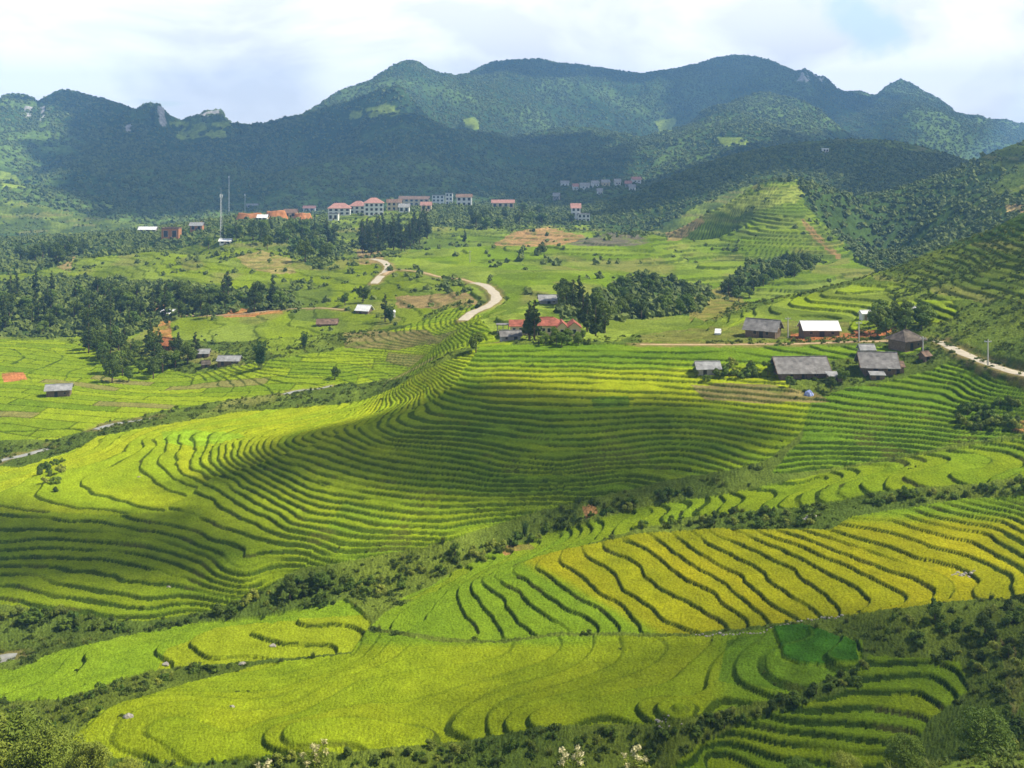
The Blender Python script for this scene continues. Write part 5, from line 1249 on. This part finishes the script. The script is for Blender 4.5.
# left valley
house('hut', 'lone dark plank hut with pale grey roof in the paddies at the far left', 'hut', foot(58, 397), 0.25, 7.0, 4.4, 2.3, 1.2, M_wood, R_lgrey, 'gable', .7, wins=[('f', 2, 1.1, .7, .6)], doors=[('f', -.6, 1.0, 1.7)])
house('farm_shed', 'long low farm shed with grey roof beside the lone bamboo clump', 'shed', foot(228, 366), -0.02, 7.6, 4.6, 1.6, 1.3, M_wood, R_lgrey, 'gable', .5, doors=[('f', -2, 1.0, 1.4)], wins=[('f', 1.5, 1.0, .7, .5)])
house('farm_shed', 'pale grey roof just left of the long farm shed', 'shed', foot(203, 359), 0.1, 4.0, 3.6, 1.4, 1.2, M_wood, R_lgrey, 'gable', .4, doors=[('f', 0, .9, 1.2)])
house('hut', 'tiny dark hut in front of the grey farm roofs on the left', 'hut', foot(206, 369), 0.4, 2.6, 2.6, 1.4, 1.0, M_wood, R_dark, 'gable', .4, doors=[('f', 0, .8, 1.2)])
house('house', 'orange tiled house half hidden by trees at the left', 'house', foot(164, 350), -0.5, 6.0, 4.6, 1.9, 2.2, M_clay, R_orange, 'gable', .5, wins=[('f', 1.6, 1.1, .7, .7)], doors=[('f', -.8, .9, 1.6)])
house('shed', 'white roofed shed below the orange tiled house', 'shed', foot(163, 361), 0.0, 3.2, 2.4, 1.0, .5, M_grey, R_white, 'shed', .3, doors=[('f', 0, .8, .9)])
house('hut', 'white roofed hut among the trees of the long left wood', 'hut', foot(167, 316), 0.0, 6.0, 4.5, 1.4, 1.6, M_wood, R_white, 'gable', .4, doors=[('f', 0, 1, 1.3)], wins=[('f', 2, .9, .6, .5)])
house('hut', 'small hut with white roof and dark gable beside the slender tree', 'hut', foot(362, 313), -0.35, 5.6, 4.6, 1.6, 1.8, M_wood, R_white, 'gable', .6, wins=[('f', 1.6, 1, .7, .6)], doors=[('f', -.8, .9, 1.5)])
house('hut', 'white walled hut behind the slender tree by the dirt track', 'hut', foot(391, 318), 0.2, 3.6, 3.0, 2.2, .6, M_white, R_white, 'shed', .2, doors=[('f', .4, .8, 1.6)])
house('farm_shed', 'wide low brown roof in green paddies left of the white roofed hut', 'shed', foot(327, 326), 0.1, 8.0, 5.0, 1.0, 1.5, M_wood, R_rust, 'gable', .5, doors=[('f', 1, 1, .9)])
# the town on its ridge
def block(label, px, py, wpx, h, dep, wall, roofm, kind, hr, cols, fl, rz=0.0, name='hotel', cat='hotel', group=None):
    p = spot(px, py); w = wpx / F * p.y; fh = h / fl
    wins = [('f', -w / 2 + w * (i + .5) / cols, fh * (j + .55), w / cols * .5, fh * .55) for j in range(fl) for i in range(cols)]
    return house(name, label, cat, p, rz, w, dep, h, hr, wall, roofm, kind, 1.0 if kind != 'flat' else .3, wins=wins if name != 'hamlet_house' else [('f', -w * .18, h * .55, 1.6, 1.8), ('f', w * .22, h * .55, 1.6, 1.8)], doors=[('f', w * .04, 1.4, 2.4)], base=6, frame=M_white if wall is not M_white else M_grey, group=group)
block('white hotel with pinkish red hipped roof, leftmost of the three in the town', 339, 216, 22, 7, 14, M_white, R_pink, 'hip', 5, 4, 2, .1)
block('white hotel with faded red roof in the middle of the three hotels', 357, 214, 16, 8, 14, M_white, R_pink, 'hip', 5, 3, 2, -.1)
block('tall white hotel with dark window columns and red roof, rightmost of the three hotels', 374, 216, 19, 13, 16, M_white, R_pink, 'hip', 5, 4, 3, .15)
block('low white annex below the left end of the hotels', 333, 221, 10, 6, 8, M_white, R_lgrey, 'flat', 1, 2, 1, name='annex', cat='building')
block('small red roofed house left of the hotels on the town ridge', 309, 212, 12, 6, 8, M_white, R_pink, 'gable', 3, 2, 1, name='house', cat='house')
block('cream building between the hotels and the long row', 394, 211, 14, 9, 10, M_cream, R_rust, 'gable', 3, 3, 2, name='building', cat='building')
block('long red roofed building in the row right of the hotels', 414, 206, 30, 10, 12, M_cream, R_rust, 'gable', 4, 6, 2, name='row_building', cat='building')
block('grey white block with flat roof in the middle of the long row', 438, 206, 12, 15, 12, M_white, R_lgrey, 'flat', 1, 3, 3, name='row_building', cat='building')
block('tall narrow white block beside the flat roofed block of the long row', 449, 205, 7, 17, 10, M_white, R_grey, 'flat', 1, 2, 3, name='row_building', cat='building')
block('white block with reddish roof at the right end of the long row', 464, 207, 15, 11, 12, M_white, R_rust, 'gable', 3, 3, 2, name='row_building', cat='building')
block('small white house in front of the long row, left side', 404, 213, 10, 6, 8, M_white, R_lgrey, 'gable', 3, 2, 1, name='house', cat='house')
block('small cream house in front of the long row, right side', 426, 212, 10, 6, 8, M_cream, R_pink, 'gable', 3, 2, 1, name='house', cat='house')
block('low cream house with brown roof alone right of the long row', 503, 209, 22, 7, 10, M_cream, R_pink, 'gable', 3, 4, 1, name='house', cat='house')
block('tall white house with red top standing before the dark slope', 576, 222, 9, 14, 10, M_white, R_pink, 'gable', 4, 2, 3, name='house', cat='house')
block('pale block attached right of the tall white red topped house', 584, 223, 12, 8, 10, M_white, R_lgrey, 'flat', 1, 3, 2, name='building', cat='building')
block('small orange walled house on the knoll left of the masts', 196, 232, 12, 5, 6, M_clay, R_lgrey, 'gable', 2, 2, 1, name='house', cat='house')
block('pale orange walled building below the small orange house', 170, 241, 17, 9, 8, M_clay, R_rust, 'flat', 1, 2, 1, name='building', cat='building')
block('long low white roofed shed at the left end of the town', 147, 233, 18, 3, 6, M_grey, R_white, 'gable', 2, 3, 1, name='shed', cat='shed')
block('small white hut at the foot of the near mast', 225, 245, 12, 2.6, 5, M_white, R_white, 'gable', 1.3, 2, 1, name='hut', cat='hut')
block('white roofed hut above the orange cutting near the short mast', 252, 208, 11, 4, 6, M_grey, R_lgrey, 'gable', 2, 2, 1, name='hut', cat='hut')
block('white hut just below the orange cuttings of the town', 262, 222, 9, 4, 6, M_white, R_white, 'gable', 2, 2, 1, name='hut', cat='hut')
block('brown roofed house among the orange cuttings', 290, 219, 12, 5, 8, M_cream, R_rust, 'gable', 3, 2, 1, name='house', cat='house')
block('tiny white building alone on the dark wooded hill at the valley head', 826, 153, 6, 4, 6, M_white, R_white, 'flat', 1, 2, 1, name='hut', cat='hut')
for i, (px, py, w, wl, rf) in enumerate([(565, 187, 8, M_white, R_lgrey), (576, 191, 5, M_white, R_pink), (585, 190, 9, M_white, R_lgrey), (596, 188, 7, M_white, R_lgrey), (606, 187, 8, M_cream, R_lgrey), (618, 186, 6, M_white, R_lgrey), (628, 188, 6, M_grey, R_pink), (637, 184, 9, M_white, R_pink), (632, 192, 6, M_white, R_lgrey), (556, 201, 6, M_grey, R_lgrey), (600, 196, 5, M_white, R_lgrey)]):
    block('tiny pale house of the far hamlet at the foot of the dark mountain', px, py, w, 7, 9, wl, rf, 'gable', 3.5, 1, 1, rng.uniform(-.3, .3), name='hamlet_house', cat='house', group='houses of the far hamlet')
# orange earth cuttings stand as steep banks
def cutting(label, px, py, wpx, h, seed):
    p = spot(px, py, 1.0); w = wpx / F * p.y; r = np.random.default_rng(seed); nx, nz_ = 26, 9; V = []; Fc = []
    for j in range(nz_):
        for i in range(nx):
            u = i / (nx - 1); v = j / (nz_ - 1)
            hh = h * min(1, 7 * u + .15, 7 * (1 - u) + .15) * (0.85 + .25 * float(vnoise(np.array(u * 4.0), np.array(seed * 1.0), 3)))
            V.append(((u - .5) * w, v * h * .7 + r.normal() * .3 + 2 * (2 * u - 1) ** 2 * 2, v * hh))
    for j in range(nz_ - 1):
        for i in range(nx - 1): Fc.append((j * nx + i, j * nx + i + 1, (j + 1) * nx + i + 1, (j + 1) * nx + i))
    n0 = len(V)
    for i in range(nx): V.append((V[(nz_ - 1) * nx + i][0], h * 2.2, V[(nz_ - 1) * nx + i][2] * .6 - 3))
    for i in range(nx - 1): Fc.append(((nz_ - 1) * nx + i, (nz_ - 1) * nx + i + 1, n0 + i + 1, n0 + i))
    o = link('earth_bank', meshof('earth_bank', V, Fc, M_earth, True)); o.location = p
    return tag(o, label, 'earth bank')
M_earth = solid('orange_earth', (0.46, 0.20, 0.075), 0.95, 0.05, 0.35, 0.15, 0.3)
cutting('wide orange earth cutting below the masts on the town ridge', 248, 221, 30, 7, 1)
cutting('orange earth cutting right of the widest one on the town ridge', 274, 219, 24, 8, 2)
cutting('orange earth cutting next to the dark tree left of the hotels', 301, 221, 20, 8, 3)

# ------------------------------------------------------------------ masts, poles, small things
M_steel = solid('mast_steel', (0.55, 0.56, 0.58), 0.5, 0.4, 0.1, 1)
def mast(label, px, py, top, r0):
    p = spot(px, py); h = (py - top) / F * p.y; t = thing('radio_mast', label, 'mast', p)
    mb = MB(); a = r0
    leg = [(math.cos(k * 2.094) * a, math.sin(k * 2.094) * a) for k in range(3)]
    for x, y in leg: mb.tube([(x, y, -1), (x * .5, y * .5, h)], [.16, .1], 4)
    n = int(h / (2.4 * r0))
    for i in range(n):
        z0 = h * i / n; z1 = h * (i + 1) / n; f0 = 1 - .5 * z0 / h; f1 = 1 - .5 * z1 / h
        for k in range(3):
            x0, y0 = leg[k]; x1, y1 = leg[(k + 1) % 3]; mb.tube([(x0 * f0, y0 * f0, z0), (x1 * f1, y1 * f1, z1)], .06, 4)
    mb.obj('lattice', M_steel, t); MB().tube([(0, 0, h), (0, 0, h + 4)], .08, 4).obj('antenna', M_steel, t)
    for k in range(3):
        an = k * 2.094 + .5; MB().box(-.25, .25, -.12, .12, -1.1, 1.1).obj('panel_antenna', M_white, t); o = t.children[-1] if t.children else None
        q = [c for c in bpy.data.objects if c.parent == t and c.name.startswith('panel_antenna')][-1]
        q.location = (math.cos(an) * 1.0, math.sin(an) * 1.0, h - 1.6); q.rotation_euler = (0, 0, an + 1.57)
mast('tall thin steel mast, the nearest and leftmost on the knoll', 221, 243, 194, 0.9)
mast('steel mast rising behind the trees, middle of the three', 229, 214, 176, 0.8)
mast('short thin mast near the orange cutting, rightmost of the three', 245, 212, 194, 0.5)
M_pole = solid('pole_concrete', (0.48, 0.46, 0.42), 0.9, 0.1, 0.15, 1)
def pole(label, px, py, top):
    p = spot(px, py); h = (py - top) / F * p.y; t = thing('utility_pole', label, 'utility pole', p)
    MB().tube([(0, 0, -.6), (0, 0, h)], [.17, .11], 8).obj('shaft', M_pole, t)
    MB().box(-.75, .75, -.05, .05, h - .55, h - .42).obj('crossarm', M_steel, t)
    for x in (-.65, 0, .65): MB().tube([(x, 0, h - .42), (x, 0, h - .22)], [.06, .04], 6).obj('insulator', M_white, t)
pole('pale utility pole standing beside the pale road at the right edge', 988, 369, 343)
pole('utility pole just right of the white roofed shed on red earth', 859, 342, 321)
pole('utility pole between the white gabled house and the white roofed shed', 788, 336, 314)
pole('utility pole at the right side of the dark pitched farmhouse', 923, 357, 336)
pole('thin pole left of the masts on the slope of the long left wood', 306, 226, 210)
pole('thin utility pole in the fields near the upper road bend', 470, 262, 250)
# white car on the terrace left of the white gabled house
def car(label, px, py, rz):
    t = thing('parked_car', label, 'car', spot(px, py), rz)
    mb = MB(); pr = [(-1.9, .35), (-1.85, .8), (-1.1, .92), (-.6, 1.42), (.9, 1.45), (1.5, .95), (1.9, .85), (1.95, .35)]
    V = [(x, -.8, z) for x, z in pr] + [(x, .8, z) for x, z in pr]; n = len(pr)
    mb.add(V, [tuple(range(n)), tuple(range(2 * n - 1, n - 1, -1))] + [(i, i + n, (i + 1) % n + n, (i + 1) % n) for i in range(n)])
    body = mb.mesh('car_body', solid('white_paint', (0.8, 0.8, 0.8), .3, .5, .02)); link('body', body, t)
    for s_ in (-1, 1):
        MB().add([(-.95, s_ * .803, .95), (-.5, s_ * .803, 1.35), (.8, s_ * .803, 1.37), (1.25, s_ * .803, .98)], [(0, 1, 2, 3) if s_ < 0 else (3, 2, 1, 0)]).obj('side_window', M_dark, t)
        for x in (-1.25, 1.25):
            MB().tube([(x, s_ * .62, .32), (x, s_ * .83, .32)], .32, 12).obj('wheel', M_dark, t)
car('small white car parked on the terrace left of the white gabled house', 718, 334, 1.3)
# bundle under a blue and white sheet
bm = bmesh.new(); bmesh.ops.create_icosphere(bm, subdivisions=3, radius=1.0)
for v_ in bm.verts:
    d = v_.co; v_.co = Vector((d.x * 1.0, d.y * .8, max(-.1, d.z) * 1.15)) * (1 + .12 * math.sin(d.x * 7 + d.y * 5))
me = bpy.data.meshes.new('tarp'); bm.to_mesh(me); bm.free(); me.materials.append(solid('blue_white_sheet', (0.30, 0.36, 0.62), .6, .3, .6, 1.6))
o = link('covered_bundle', me); o.location = spot(809, 396); tag(o, 'bundle under a blue and white sheet at the edge of the vegetable beds', 'bundle')
# pale field wall and stones
M_stone = solid('pale_stone', (0.34, 0.31, 0.26), .9, .1, .3, 1.5, .4)
def rock_mesh(rs, s=(1, .8, .6)):
    from mathutils import noise
    bm = bmesh.new(); bmesh.ops.create_icosphere(bm, subdivisions=2, radius=1.0)
    for v_ in bm.verts:
        d = v_.co.normalized(); v_.co = Vector((d.x * s[0], d.y * s[1], d.z * s[2])) * (0.85 + .5 * noise.noise(d * 1.7 + Vector((rs, 3, 1))))
    me = bpy.data.meshes.new('rock'); bm.to_mesh(me); bm.free(); me.materials.append(M_stone); return me
RK = [rock_mesh(i) for i in range(3)]
def rock(label, px, py, s, i, group=None):
    o = link('rock', RK[i % 3]); p = spot(px, py); o.location = p + Vector((0, 0, -.12 * s)); o.scale = (s, s, s); o.rotation_euler = (0, 0, px); tag(o, label, 'rock', group)
rock('pale boulder lying in the bright paddy near the lower left', 128, 718, .85, 0)
rock('pale rock at the left tip of the curved ripe terraces', 166, 664, .7, 1)
rock('small pale rock in the middle of the lower left paddy', 232, 707, .55, 2)
rock('white rock on the bank right of the curved ripe terraces', 242, 665, .55, 0)
rock('flat pale rock on the curved ripe terraces', 273, 645, .7, 1)
rock('pale rock in the dark terraces above the creek at the left', 169, 584, .55, 2)
rock('small pale stone on the shaded left terraces below the scrub', 139, 476, .5, 1)
for i in range(9): rock('stone of the pale heap at the edge of the golden terraces on the right', 953 + i * 2.6, 574 - (i % 3) * 1.6, .42, i, 'stones of the right heap')
for i in range(8): rock('stone of the pale heap in the hedge above the golden terraces', 803 + (i * 5) % 13, 519 - (i % 3) * 1.5, .45, i, 'stones of the hedge heap')
r_ = random.Random(4)
for i in range(44):
    px = 696 + i * 3.4; py = np.interp(px, [690, 760, 790, 820, 860], [637, 633, 624, 619, 614]) + r_.uniform(-1, 1)
    rock('pale stone of the broken stone line below the golden terraces', px, py, r_.uniform(.18, .34), i, 'stones along the golden terrace foot')
for i in range(14):
    rock('stone fallen at the corner of the nearest paddies', r_.uniform(655, 682), r_.uniform(718, 730), r_.uniform(.15, .3), i, 'stones at the paddy corner')
# bare branches lying along the shrubs
M_dead = solid('dead_wood', (0.42, 0.36, 0.28), .9, .1, .2, 3)
